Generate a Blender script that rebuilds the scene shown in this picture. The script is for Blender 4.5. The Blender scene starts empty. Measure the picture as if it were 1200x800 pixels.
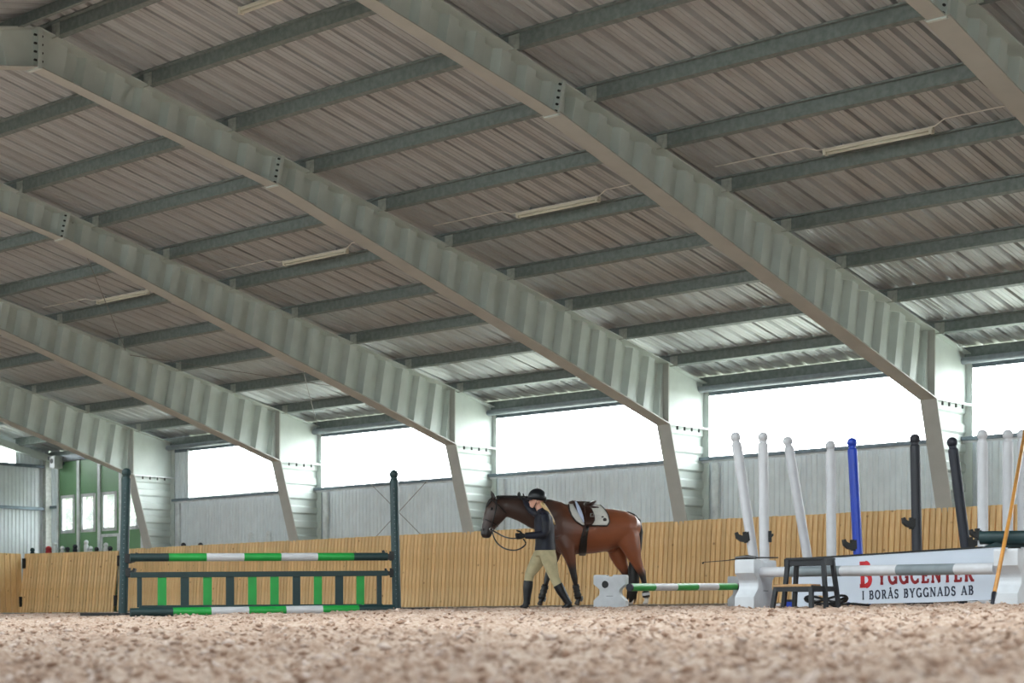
import bpy, bmesh, math, random
import numpy as np
from mathutils import Vector, Matrix

random.seed(7)
rng = np.random.default_rng(7)
SC = bpy.context.scene
COL = SC.collection
PI = math.pi

# ------------------------------------------------------------------ camera
YAW = 0.7461
FPX = 2174.1                       # focal length in pixels of the 1200 px wide frame
HZ = 738.5                         # eye level in the frame
cd = bpy.data.cameras.new('camera'); cam = bpy.data.objects.new('camera', cd); COL.objects.link(cam)
cam.location = (0, 0, 0); cam.rotation_euler = (PI / 2, 0, YAW)
cd.sensor_width = 36; cd.lens = FPX / 1200 * 36; cd.shift_y = (HZ - 400) / 1200
cd.clip_start = 0.05; cd.clip_end = 400
cd.dof.use_dof = True; cd.dof.focus_distance = 21; cd.dof.aperture_fstop = 4.0
SC.camera = cam
# ------------------------------------------------------------------ sky, exposure
SKY = 13.0
w = bpy.data.worlds.new('overcast_sky'); SC.world = w; w.use_nodes = True
bg = w.node_tree.nodes['Background']
bg.inputs['Color'].default_value = (0.93, 0.97, 1.0, 1); bg.inputs['Strength'].default_value = SKY
SC.view_settings.view_transform = 'Standard'; SC.view_settings.look = 'None'
SC.view_settings.gamma = 1; SC.view_settings.exposure = 0.32
SC.view_settings.use_curve_mapping = False
SC.cycles.max_bounces = 10; SC.cycles.diffuse_bounces = 6; SC.cycles.transparent_max_bounces = 12
SC.cycles.caustics_reflective = False; SC.cycles.caustics_refractive = False
SC.cycles.sample_clamp_indirect = 12

# ------------------------------------------------------------------ main dimensions (metres, eye level = 0)
W = 25.6445            # inner face of the far long wall
X0 = -14.103           # first frame seen on the right
BAY = 5.0
ZT, ZC, DC, TP = 4.224, 3.4505, 1.12, 0.2224
QR = 13.25             # eave to ridge, horizontally
XL = X0 - 5 * BAY      # end wall
XR = 16.0
YN = W - 2 * QR        # near long wall
RI = W - QR            # ridge
FV = np.array([-math.sin(YAW), math.cos(YAW), 0.]); RV = np.array([math.cos(YAW), math.sin(YAW), 0.])

def portal(name, loc, rot, sx, sy):
    l = bpy.data.lights.new(name, 'AREA'); l.shape = 'RECTANGLE'; l.size = sx; l.size_y = sy
    l.cycles.is_portal = True
    o = bpy.data.objects.new(name, l); COL.objects.link(o); o.location = loc; o.rotation_euler = rot
    return o
# sky portals (they only guide the sampling of the sky through the glazed openings)
portal('sky_portal', ((XL + XR) / 2, W + .12, 3.5), (-PI / 2, 0, 0), XR - XL, 1.2)
NZ0, NZ1 = 1.0, 4.05     # glazed band added to the unseen camera-side wall as fill light
portal('sky_portal', ((XL + XR) / 2, YN - .12, (NZ0 + NZ1) / 2), (PI / 2, 0, 0), XR - XL, NZ1 - NZ0)
RLQ0, RLQ1 = 8.0, 9.6   # rooflight band added to the unseen near roof slope for extra daylight (horizontal distance from the near eave)
zq = lambda q: ZT + .17 + TP * q
portal('sky_portal', ((XL + XR) / 2, YN + (RLQ0 + RLQ1) / 2, zq((RLQ0 + RLQ1) / 2) + .12), (math.atan(TP), 0, 0), XR - XL, (RLQ1 - RLQ0) * 1.03)

def lerp(a, b, t): return a + (b - a) * t
def gz(y): return float(np.interp(y, [-6, -1, 3, 8, 12.5, 15, 19, 25, 30], [-.25, -.2, -.11, .045, .165, .228, .298, .405, .41]))
def gxy(x, y):
    return gz(y) + .10 * math.exp(-(((x + 2.55) / .75) ** 2 + ((y - 7.9) / 1.6) ** 2))
def at(px, depth):                 # ground point seen in image column px at a given distance
    p = FV * depth + RV * depth * (px - 600) / FPX
    return Vector((p[0], p[1], gxy(p[0], p[1])))
def on_y(px, y):                   # x on the plane Y = y in image column px
    r = FV + RV * (px - 600) / FPX
    return float(r[0] * y / r[1])

# ------------------------------------------------------------------ materials
def lin(c):
    return tuple(((v / 255) / 12.92 if v / 255 <= .04045 else ((v / 255 + .055) / 1.055) ** 2.4) for v in c)
def mat(name, rgb, rough=.6, metal=0, var=.12, scale=6, bump=0, bscale=60, spec=.5, rgb2=None, stretch=(1, 1, 1), coords='Object'):
    m = bpy.data.materials.new(name); m.use_nodes = True
    nt = m.node_tree; b = nt.nodes['Principled BSDF']; L = nt.links
    c = lin(rgb)
    c2 = lin(rgb2) if rgb2 else tuple(v * (1 - 2 * var) for v in c)
    tc = nt.nodes.new('ShaderNodeTexCoord'); mp = nt.nodes.new('ShaderNodeMapping'); mp.inputs['Scale'].default_value = stretch
    L.new(tc.outputs[coords], mp.inputs['Vector'])
    n = nt.nodes.new('ShaderNodeTexNoise'); n.inputs['Scale'].default_value = scale; n.inputs['Detail'].default_value = 5
    L.new(mp.outputs['Vector'], n.inputs['Vector'])
    r = nt.nodes.new('ShaderNodeValToRGB'); r.color_ramp.elements[0].position = .35; r.color_ramp.elements[1].position = .65
    r.color_ramp.elements[0].color = (*c2, 1); r.color_ramp.elements[1].color = (*c, 1)
    L.new(n.outputs['Fac'], r.inputs['Fac']); L.new(r.outputs['Color'], b.inputs['Base Color'])
    b.inputs['Roughness'].default_value = rough; b.inputs['Metallic'].default_value = metal
    b.inputs['Specular IOR Level'].default_value = spec
    if bump:
        n2 = nt.nodes.new('ShaderNodeTexNoise'); n2.inputs['Scale'].default_value = bscale; n2.inputs['Detail'].default_value = 6
        L.new(mp.outputs['Vector'], n2.inputs['Vector'])
        bp = nt.nodes.new('ShaderNodeBump'); bp.inputs['Strength'].default_value = bump; bp.inputs['Distance'].default_value = .02
        L.new(n2.outputs['Fac'], bp.inputs['Height']); L.new(bp.outputs['Normal'], b.inputs['Normal'])
    return m

M = {}
M['frame'] = mat('painted_steel', (204, 212, 208), .5, 0, .05, 3)
M['flange'] = mat('painted_flange', (180, 180, 174), .55, 0, .05, 3)
M['purlin'] = mat('galvanised_purlin', (134, 143, 141), .5, .25, .12, 14, rgb2=(114, 124, 122))
M['roof'] = mat('roof_sheet_inside', (194, 199, 202), .42, .25, .08, 3, rgb2=(176, 178, 180), stretch=(3, .4, 1))
M['wall'] = mat('wall_cladding', (224, 231, 235), .5, .05, .05, 3)
M['girt'] = mat('galvanised_girt', (120, 132, 142), .42, .4, .14, 10)
M['tube'] = mat('galvanised_tube', (150, 158, 164), .5, .3, .1, 10)
M['cleat'] = mat('galvanised_cleat', (186, 190, 184), .5, .2, .12, 14)
M['bolt'] = mat('dark_bolt', (60, 62, 62), .5, .5)
M['white_trim'] = mat('white_trim', (226, 230, 232), .45)
M['door_green'] = mat('green_door', (108, 150, 108), .45, 0, .05, 2)
M['concrete'] = mat('grey_sill_board', (150, 135, 118), .85, 0, .2, 12)
M['near_wall'] = mat('near_wall_cladding', (190, 192, 190), .6)
M['dark_green'] = mat('dark_green_paint', (18, 50, 53), .5, 0, .1, 8)
M['green'] = mat('bright_green_paint', (22, 150, 62), .4, 0, .06, 8)
M['white_pole'] = mat('white_pole_paint', (196, 197, 202), .45, 0, .05, 8)
M['grey_pole'] = mat('grey_pole_paint', (120, 130, 136), .45, 0, .08, 8)
M['plastic_white'] = mat('white_moulded_plastic', (198, 202, 208), .5, 0, .04, 12, bump=.15, bscale=90)
M['navy'] = mat('navy_paint', (24, 28, 42), .55, 0, .1, 8)
M['black_post'] = mat('black_post_paint', (33, 35, 44), .55, 0, .1, 8)
M['blue'] = mat('blue_paint', (24, 62, 178), .4, 0, .08, 8)
M['black'] = mat('black_plastic', (17, 18, 20), .55, 0, .1, 8)
M['sign'] = mat('white_sign_board', (196, 205, 219), .45, 0, .02, 3)
M['red_letter'] = mat('red_letter', (196, 28, 40), .5, 0, .04)
M['maroon'] = mat('dark_red_letter', (140, 22, 32), .5, 0, .04)
M['ink'] = mat('navy_letter', (26, 34, 58), .5, 0, .02)
M['stool'] = mat('black_stained_wood', (30, 33, 38), .6, 0, .12, 10)
M['tread'] = mat('worn_bare_wood', (176, 138, 96), .6, 0, .15, 12)
M['handle'] = mat('orange_varnished_wood', (200, 140, 66), .4, 0, .12, 10)
M['red'] = mat('red_paint', (186, 34, 44), .45)
M['lamp'] = mat('lamp_housing', (224, 221, 206), .4, 0, .03)
M['cable'] = mat('pale_cable', (235, 232, 224), .5)
M['rod'] = mat('steel_rod', (138, 134, 130), .5, .2)
M['leather'] = mat('brown_leather', (62, 36, 28), .32, 0, .2, 20)
M['leather_black'] = mat('black_leather', (26, 22, 22), .35, 0, .2, 20)
M['pad'] = mat('white_quilted_pad', (222, 220, 214), .8, 0, .05, 30, bump=.3, bscale=60)
M['pad_edge'] = mat('dark_piping', (60, 52, 50), .7)
M['shine'] = mat('pale_blue_knee_roll', (196, 208, 236), .4, 0, .05, 10)  # pale blue base colour paints the sheen of the saddle leather
M['steel'] = mat('polished_steel', (200, 202, 205), .2, .9)
M['jacket'] = mat('navy_jacket', (17, 22, 42), .6, 0, .25, 14)
M['breeches'] = mat('beige_breeches', (190, 178, 142), .8, 0, .1, 12)
M['boot'] = mat('black_riding_boot', (14, 16, 24), .4, 0, .2, 10)
M['skin'] = mat('skin', (222, 168, 146), .5, 0, .05)
M['hair'] = mat('blond_hair', (228, 194, 140), .5, 0, .2, 30, stretch=(1, 1, .2))
M['helmet'] = mat('black_helmet_shell', (14, 18, 26), .42, 0, .1, 8)
M['glove'] = mat('black_glove', (20, 20, 24), .7)
M['mane'] = mat('black_mane_hair', (24, 18, 17), .55, 0, .3, 40)
M['hoof'] = mat('dark_hoof', (46, 38, 34), .5)
M['bark'] = mat('tree_bark', (92, 78, 64), .9)
M['leaf'] = mat('tree_leaves', (66, 88, 50), .7, 0, .2, 3)
M['lawn'] = mat('outside_grass', (128, 132, 112), .9, 0, .15, .6)

def m_planks():
    m = mat('pine_plank', (240, 205, 152), .6, 0, .12, 5, rgb2=(226, 184, 126), stretch=(6, 6, .7))
    nt = m.node_tree; L = nt.links; b = nt.nodes['Principled BSDF']
    src = b.inputs['Base Color'].links[0].from_socket
    oi = nt.nodes.new('ShaderNodeObjectInfo')
    hs = nt.nodes.new('ShaderNodeHueSaturation')
    mr = nt.nodes.new('ShaderNodeMapRange'); mr.inputs['To Min'].default_value = .86; mr.inputs['To Max'].default_value = 1.08
    L.new(oi.outputs['Random'], mr.inputs['Value']); L.new(mr.outputs['Result'], hs.inputs['Value'])
    # knots
    tc = nt.nodes.new('ShaderNodeTexCoord'); ad = nt.nodes.new('ShaderNodeVectorMath'); ad.operation = 'ADD'
    L.new(tc.outputs['Object'], ad.inputs[0]); L.new(oi.outputs['Location'], ad.inputs[1])
    v = nt.nodes.new('ShaderNodeTexVoronoi'); v.inputs['Scale'].default_value = 4.2
    L.new(ad.outputs[0], v.inputs['Vector'])
    k = nt.nodes.new('ShaderNodeMapRange'); k.inputs['From Min'].default_value = .05; k.inputs['From Max'].default_value = .12
    k.inputs['To Min'].default_value = .75; k.inputs['To Max'].default_value = 0
    L.new(v.outputs['Distance'], k.inputs['Value'])
    mx = nt.nodes.new('ShaderNodeMix'); mx.data_type = 'RGBA'; mx.inputs['B'].default_value = (*lin((150, 104, 62)), 1)
    L.new(src, hs.inputs['Color']); L.new(hs.outputs['Color'], mx.inputs['A']); L.new(k.outputs['Result'], mx.inputs['Factor'])
    L.new(mx.outputs['Result'], b.inputs['Base Color'])
    return m
M['plank'] = m_planks()

def m_sand(name, island=False):
    m = bpy.data.materials.new(name); m.use_nodes = True
    nt = m.node_tree; b = nt.nodes['Principled BSDF']; L = nt.links
    tc = nt.nodes.new('ShaderNodeTexCoord')
    n1 = nt.nodes.new('ShaderNodeTexNoise'); n1.inputs['Scale'].default_value = 5; n1.inputs['Detail'].default_value = 8; n1.inputs['Roughness'].default_value = .7
    n2 = nt.nodes.new('ShaderNodeTexNoise'); n2.inputs['Scale'].default_value = 55; n2.inputs['Detail'].default_value = 6
    for n in (n1, n2): L.new(tc.outputs['Object'], n.inputs['Vector'])
    r = nt.nodes.new('ShaderNodeValToRGB'); e = r.color_ramp.elements
    e[0].position = .37; e[0].color = (*lin((136, 108, 92)), 1); e[1].position = .58; e[1].color = (*lin((196, 176, 162)), 1)
    x = e.new(.47); x.color = (*lin((174, 148, 131)), 1)
    if island:
        g = nt.nodes.new('ShaderNodeNewGeometry'); L.new(g.outputs['Random Per Island'], r.inputs['Fac'])
        e[0].position = 0; x.position = .5; e[2].position = 1; e[0].color = (*lin((142, 112, 94)), 1); e[2].color = (*lin((206, 188, 178)), 1)
    else:
        md = nt.nodes.new('ShaderNodeMix'); md.inputs['Factor'].default_value = .5
        L.new(n1.outputs['Fac'], md.inputs['A']); L.new(n2.outputs['Fac'], md.inputs['B']); L.new(md.outputs['Result'], r.inputs['Fac'])
        bp = nt.nodes.new('ShaderNodeBump'); bp.inputs['Strength'].default_value = .5; bp.inputs['Distance'].default_value = .02
        L.new(n2.outputs['Fac'], bp.inputs['Height']); L.new(bp.outputs['Normal'], b.inputs['Normal'])
    L.new(r.outputs['Color'], b.inputs['Base Color'])
    b.inputs['Roughness'].default_value = .95; b.inputs['Specular IOR Level'].default_value = .15
    return m
M['sand'] = m_sand('sand_and_fibre'); M['chip'] = m_sand('sand_clods', True)

def m_pane(name, tint, alpha):
    m = bpy.data.materials.new(name); m.use_nodes = True
    nt = m.node_tree; nt.nodes.clear(); L = nt.links
    o = nt.nodes.new('ShaderNodeOutputMaterial'); t = nt.nodes.new('ShaderNodeBsdfTransparent'); t.inputs['Color'].default_value = (*tint, 1)
    tl = nt.nodes.new('ShaderNodeBsdfTranslucent'); tl.inputs['Color'].default_value = (*tint, 1)
    mx = nt.nodes.new('ShaderNodeMixShader'); mx.inputs['Fac'].default_value = alpha
    n = nt.nodes.new('ShaderNodeTexNoise'); n.inputs['Scale'].default_value = 1.5
    mr = nt.nodes.new('ShaderNodeMapRange'); mr.inputs['To Min'].default_value = alpha * .6; mr.inputs['To Max'].default_value = alpha * 1.4
    L.new(n.outputs['Fac'], mr.inputs['Value']); L.new(mr.outputs['Result'], mx.inputs['Fac'])
    L.new(t.outputs[0], mx.inputs[1]); L.new(tl.outputs[0], mx.inputs[2]); L.new(mx.outputs[0], o.inputs['Surface'])
    return m
M['pane'] = m_pane('milky_polycarbonate', (.94, .97, .96), .3)
M['near_pane'] = m_pane('grey_tinted_glazing', (.5, .52, .53), .2)  # dimmed panes for the added band behind the camera
M['glass'] = m_pane('clear_window_glass', (.92, .96, .94), .06)

# ------------------------------------------------------------------ mesh helpers
class MB:
    def __init__(s): s.v = []; s.f = []; s.mi = []
    def add(s, vs, fs, mi=0):
        b = len(s.v); s.v += [tuple(map(float, p)) for p in vs]
        s.f += [tuple(i + b for i in f) for f in fs]; s.mi += [mi] * len(fs); return s
    def box(s, a, b, mi=0):
        (x0, y0, z0), (x1, y1, z1) = a, b
        return s.add([(x0, y0, z0), (x1, y0, z0), (x1, y1, z0), (x0, y1, z0), (x0, y0, z1), (x1, y0, z1), (x1, y1, z1), (x0, y1, z1)],
                     [(3, 2, 1, 0), (4, 5, 6, 7), (0, 1, 5, 4), (1, 2, 6, 5), (2, 3, 7, 6), (3, 0, 4, 7)], mi)
    def bar(s, p, q, wx, wz, up=(0, 0, 1), mi=0):
        p, q = Vector(p), Vector(q); t = (q - p).normalized(); u = Vector(up)
        a = t.cross(u).normalized(); c = a.cross(t).normalized()
        vs = []
        for e in (p, q):
            for i, j in ((-1, -1), (1, -1), (1, 1), (-1, 1)): vs.append(e + a * wx / 2 * i + c * wz / 2 * j)
        return s.add(vs, [(3, 2, 1, 0), (4, 5, 6, 7), (0, 1, 5, 4), (1, 2, 6, 5), (2, 3, 7, 6), (3, 0, 4, 7)], mi)
    def tube(s, pts, r, n=10, mi=0, cap=True):
        pts = [Vector(p) for p in pts]; rs = r if isinstance(r, (list, tuple)) else [r] * len(pts)
        ref = Vector((0, 0, 1)); vs = []; fs = []
        for i, p in enumerate(pts):
            t = (pts[min(i + 1, len(pts) - 1)] - pts[max(i - 1, 0)]).normalized()
            rf = ref if abs(t.z) < .9 else Vector((0, 1, 0))
            a = t.cross(rf).normalized(); c = a.cross(t).normalized()
            for k in range(n):
                th = 2 * PI * k / n; vs.append(p + (a * math.cos(th) + c * math.sin(th)) * rs[i])
        for i in range(len(pts) - 1):
            for k in range(n):
                k2 = (k + 1) % n; fs.append((i * n + k, i * n + k2, (i + 1) * n + k2, (i + 1) * n + k))
        if cap:
            fs.append(tuple(range(n))[::-1]); fs.append(tuple((len(pts) - 1) * n + k for k in range(n)))
        return s.add(vs, fs, mi)
    def loft(s, secs, nrm, n=20, mi=0):
        """secs: (centre, half size across in the plane, half size along nrm)"""
        nv = Vector(nrm).normalized(); C = [Vector(q[0]) for q in secs]; vs = []; fs = []
        for i, q in enumerate(secs):
            t = C[min(i + 1, len(C) - 1)] - C[max(i - 1, 0)]
            t = (t - nv * t.dot(nv)).normalized(); u = nv.cross(t).normalized()
            for k in range(n):
                th = 2 * PI * k / n; vs.append(C[i] + u * q[1] * math.cos(th) + nv * q[2] * math.sin(th))
        for i in range(len(C) - 1):
            for k in range(n):
                k2 = (k + 1) % n; fs.append((i * n + k, i * n + k2, (i + 1) * n + k2, (i + 1) * n + k))
        fs.append(tuple(range(n))[::-1]); fs.append(tuple((len(C) - 1) * n + k for k in range(n)))
        return s.add(vs, fs, mi)
    def lathe(s, prof, c=(0, 0, 0), n=16, mi=0):
        vs = []; fs = []
        for r, z in prof:
            for k in range(n):
                th = 2 * PI * k / n; vs.append((c[0] + r * math.cos(th), c[1] + r * math.sin(th), c[2] + z))
        m = len(prof)
        for i in range(m - 1):
            for k in range(n):
                k2 = (k + 1) % n; fs.append((i * n + k, i * n + k2, (i + 1) * n + k2, (i + 1) * n + k))
        fs.append(tuple(range(n))[::-1]); fs.append(tuple((m - 1) * n + k for k in range(n)))
        return s.add(vs, fs, mi)
    def ball(s, c, r, n=14, mi=0, sc=(1, 1, 1)):
        m = n // 2 + 1; vs = []; fs = []
        for i in range(m):
            ph = -PI / 2 + PI * (i + .02) / (m - 1 + .04)
            for k in range(n):
                th = 2 * PI * k / n
                vs.append((c[0] + r * sc[0] * math.cos(ph) * math.cos(th), c[1] + r * sc[1] * math.cos(ph) * math.sin(th), c[2] + r * sc[2] * math.sin(ph)))
        for i in range(m - 1):
            for k in range(n):
                k2 = (k + 1) % n; fs.append((i * n + k, i * n + k2, (i + 1) * n + k2, (i + 1) * n + k))
        fs.append(tuple(range(n))[::-1]); fs.append(tuple((m - 1) * n + k for k in range(n)))
        return s.add(vs, fs, mi)
    def prism(s, poly, fn, t0, t1, mi=0):
        """poly: 2d outline; fn(a, b, t) -> point"""
        n = len(poly); vs = [fn(a, b, t0) for a, b in poly] + [fn(a, b, t1) for a, b in poly]
        fs = [tuple(range(n))[::-1], tuple(range(n, 2 * n))] + [(i, (i + 1) % n, n + (i + 1) % n, n + i) for i in range(n)]
        return s.add(vs, fs, mi)
    def sheet(s, rows, mi=0):          # rows of equally long point lists
        n = len(rows[0]); vs = [p for r in rows for p in r]
        fs = [(i * n + k, i * n + k + 1, (i + 1) * n + k + 1, (i + 1) * n + k) for i in range(len(rows) - 1) for k in range(n - 1)]
        return s.add(vs, fs, mi)
    def mesh(s, name, mats, smooth=False, bevel=0):
        me = bpy.data.meshes.new(name); me.from_pydata(s.v, [], s.f)
        for m in (mats if isinstance(mats, (list, tuple)) else [mats]): me.materials.append(M[m] if isinstance(m, str) else m)
        me.polygons.foreach_set('material_index', s.mi)
        if smooth: me.polygons.foreach_set('use_smooth', [True] * len(me.polygons))
        me.update()
        bm = bmesh.new(); bm.from_mesh(me); bmesh.ops.recalc_face_normals(bm, faces=bm.faces)
        if bevel: bmesh.ops.bevel(bm, geom=list(bm.edges), offset=bevel, segments=2, affect='EDGES', profile=.6)
        bm.to_mesh(me); bm.free()
        return me
    def build(s, name, mats, parent=None, smooth=False, bevel=0, loc=None, rz=None):
        return link(name, s.mesh(name, mats, smooth, bevel), parent, loc, rz)

def link(name, data, parent=None, loc=None, rz=None):
    o = bpy.data.objects.new(name, data); COL.objects.link(o)
    if parent is not None: o.parent = parent
    if loc is not None: o.location = loc
    if rz is not None: o.rotation_euler = (0, 0, rz)
    return o
def tag(o, label=None, cat=None, group=None, kind=None):
    if label: o['label'] = label
    if cat: o['category'] = cat
    if group: o['group'] = group
    if kind: o['kind'] = kind
    return o
def empty(name, loc, label, cat, group=None, kind=None, rz=0):
    o = bpy.data.objects.new(name, None); COL.objects.link(o); o.location = loc; o.rotation_euler = (0, 0, rz)
    o.empty_display_size = .1
    return tag(o, label, cat, group, kind)
def copy_tree(o, parent=None, mirror=False):
    c = o.copy(); COL.objects.link(c)
    if parent is not None: c.parent = parent
    for ch in list(o.children): copy_tree(ch, c)
    return c
def autosmooth(o, ang=40):
    o.data.polygons.foreach_set('use_smooth', [True] * len(o.data.polygons))
    a = math.radians(ang); bm = bmesh.new(); bm.from_mesh(o.data)
    for e in bm.edges:
        if len(e.link_faces) == 2 and e.calc_face_angle(0) > a: e.smooth = False
    bm.to_mesh(o.data); bm.free(); return o
def fuse(mb, voxel, smooth_it=6, fac=.5):
    """one continuous skin out of overlapping lofts"""
    me = bpy.data.meshes.new('fuse'); me.from_pydata(mb.v, [], mb.f); me.update()
    bm = bmesh.new(); bm.from_mesh(me); bmesh.ops.recalc_face_normals(bm, faces=bm.faces); bm.to_mesh(me); bm.free()
    o = bpy.data.objects.new('fuse', me); COL.objects.link(o)
    r = o.modifiers.new('r', 'REMESH'); r.mode = 'VOXEL'; r.voxel_size = voxel
    s = o.modifiers.new('s', 'SMOOTH'); s.iterations = smooth_it; s.factor = fac
    dg = bpy.context.evaluated_depsgraph_get()
    out = bpy.data.meshes.new_from_object(o.evaluated_get(dg))
    bpy.data.objects.remove(o); bpy.data.meshes.remove(me)
    out.polygons.foreach_set('use_smooth', [True] * len(out.polygons))
    return out

# ================================================================== GROUND
mb = MB(); xs = np.linspace(XL - .3, XR, 40); ys = np.linspace(YN, W, 60)
mb.sheet([[(x, y, gz(y) - .05) for x in xs] for y in ys])
tag(mb.build('floor', 'sand', smooth=True), 'beige sand and fibre riding arena floor', 'floor', kind='structure')

def vnoise(x, y, f, seed):
    """smooth value noise, vectorised"""
    X = x * f; Y = y * f; xi = np.floor(X).astype(np.int64); yi = np.floor(Y).astype(np.int64); fx = X - xi; fy = Y - yi
    fx = fx * fx * (3 - 2 * fx); fy = fy * fy * (3 - 2 * fy)
    def h(a, b):
        n = (a * 374761393 + b * 668265263 + seed * 974711) & 0x7fffffff
        n = ((n ^ (n >> 13)) * 1274126177) & 0x7fffffff
        return ((n ^ (n >> 16)) & 0xffff) / 65535.
    return (h(xi, yi) * (1 - fx) + h(xi + 1, yi) * fx) * (1 - fy) + (h(xi, yi + 1) * (1 - fx) + h(xi + 1, yi + 1) * fx) * fy
def relief(x, y):
    z = .055 * (vnoise(x, y, 1.1, 1) - .5) + .05 * (vnoise(x, y, 3.1, 2) - .5) + .035 * (vnoise(x, y, 8, 3) - .5)
    c = vnoise(x, y, 15, 4); z += .03 * np.clip(c - .55, 0, 1) * 2
    z += .022 * (vnoise(x, y, 29, 5) - .5) + .012 * (vnoise(x, y, 62, 6) - .5)
    return z * np.interp(np.hypot(x, y), [2, 16, 24], [1, .75, .6])
GY = np.array([-6, -1, 3, 8, 12.5, 15, 19, 25, 30.]); GZ_ = np.array([-.25, -.2, -.11, .045, .165, .228, .298, .405, .41])
def gzv(x, y): return np.interp(y, GY, GZ_) + .10 * np.exp(-(((x + 2.55) / .75) ** 2 + ((y - 7.9) / 1.6) ** 2))
na, nr = 640, 640
ang = np.linspace(-.40, .40, na); rad = 2.2 * (47 / 2.2) ** np.linspace(0, 1, nr)
A, Rr = np.meshgrid(ang, rad)
PX = -np.sin(YAW - A) * Rr; PY = np.cos(YAW - A) * Rr
ok = (PX > XL + .4) & (PY < W - .72)
PXc = np.maximum(PX, XL + .35); PYc = np.minimum(PY, W - .70)
PZ = gzv(PXc, PYc) + relief(PXc, PYc) - .012
V = np.stack([PXc, PYc, PZ], -1).reshape(-1, 3)
idx = np.arange(na * nr).reshape(nr, na)
Q = np.stack([idx[:-1, :-1], idx[:-1, 1:], idx[1:, 1:], idx[1:, :-1]], -1).reshape(-1, 4)
okq = (ok[:-1, :-1] | ok[1:, 1:]).reshape(-1)
Q = Q[okq]
def np_mesh(name, V, Q, m):
    k = Q.shape[1]; me = bpy.data.meshes.new(name)
    me.vertices.add(len(V)); me.vertices.foreach_set('co', V.astype(np.float32).ravel())
    me.loops.add(Q.size); me.loops.foreach_set('vertex_index', Q.astype(np.int32).ravel())
    me.polygons.add(len(Q)); me.polygons.foreach_set('loop_start', np.arange(0, Q.size, k, dtype=np.int32))
    me.polygons.foreach_set('loop_total', np.full(len(Q), k, dtype=np.int32))
    me.materials.append(m); me.update(calc_edges=True); me.validate(); return me
me = np_mesh('sand_footing', V, Q, M['sand']); me.polygons.foreach_set('use_smooth', [True] * len(me.polygons))
tag(link('sand_footing', me), 'churned pinkish beige sand and fibre footing across the arena', 'sand', kind='stuff')
# loose clods and fibres lying on it
N = 52000
a = rng.uniform(-.36, .36, N); r = 2.4 * (30 / 2.4) ** (rng.uniform(0, 1, N) ** .9)
cx = -np.sin(YAW - a) * r; cy = np.cos(YAW - a) * r
keep = (cx > XL + .6) & (cy < W - .9); cx, cy, r = cx[keep], cy[keep], r[keep]; N = len(cx)
cz = gzv(cx, cy) + relief(cx, cy) - .012
sz = rng.lognormal(math.log(.0085), .5, N).clip(.003, .021) * np.interp(r, [2, 8, 25], [.8, 1, 1.1])
oct_ = np.array([(1, 0, 0), (0, 1, 0), (-1, 0, 0), (0, -1, 0), (0, 0, 1), (0, 0, -1.)])
of = np.array([(0, 1, 4), (1, 2, 4), (2, 3, 4), (3, 0, 4), (1, 0, 5), (2, 1, 5), (3, 2, 5), (0, 3, 5)])
th = rng.uniform(0, 2 * PI, N); el = rng.uniform(.7, 1.9, N); fl = rng.uniform(.25, .8, N); tl = rng.uniform(-.6, .6, N)
v = oct_[None] * rng.uniform(.65, 1.25, (N, 6, 1)) * sz[:, None, None] * np.stack([el, np.ones(N), fl], -1)[:, None]
x2 = v[..., 0] * np.cos(tl)[:, None] - v[..., 2] * np.sin(tl)[:, None]; z2 = v[..., 0] * np.sin(tl)[:, None] + v[..., 2] * np.cos(tl)[:, None]
xx = x2 * np.cos(th)[:, None] - v[..., 1] * np.sin(th)[:, None]; yy = x2 * np.sin(th)[:, None] + v[..., 1] * np.cos(th)[:, None]
V = np.stack([xx + cx[:, None], yy + cy[:, None], z2 + (cz + sz * .25)[:, None]], -1).reshape(-1, 3)
Q = (of[None] + (np.arange(N) * 6)[:, None, None]).reshape(-1, 3)
tag(link('sand_clods', np_mesh('sand_clods', V, Q, M['chip'])), 'loose clods and wood fibre scattered on the arena sand', 'sand', kind='stuff')

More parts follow.
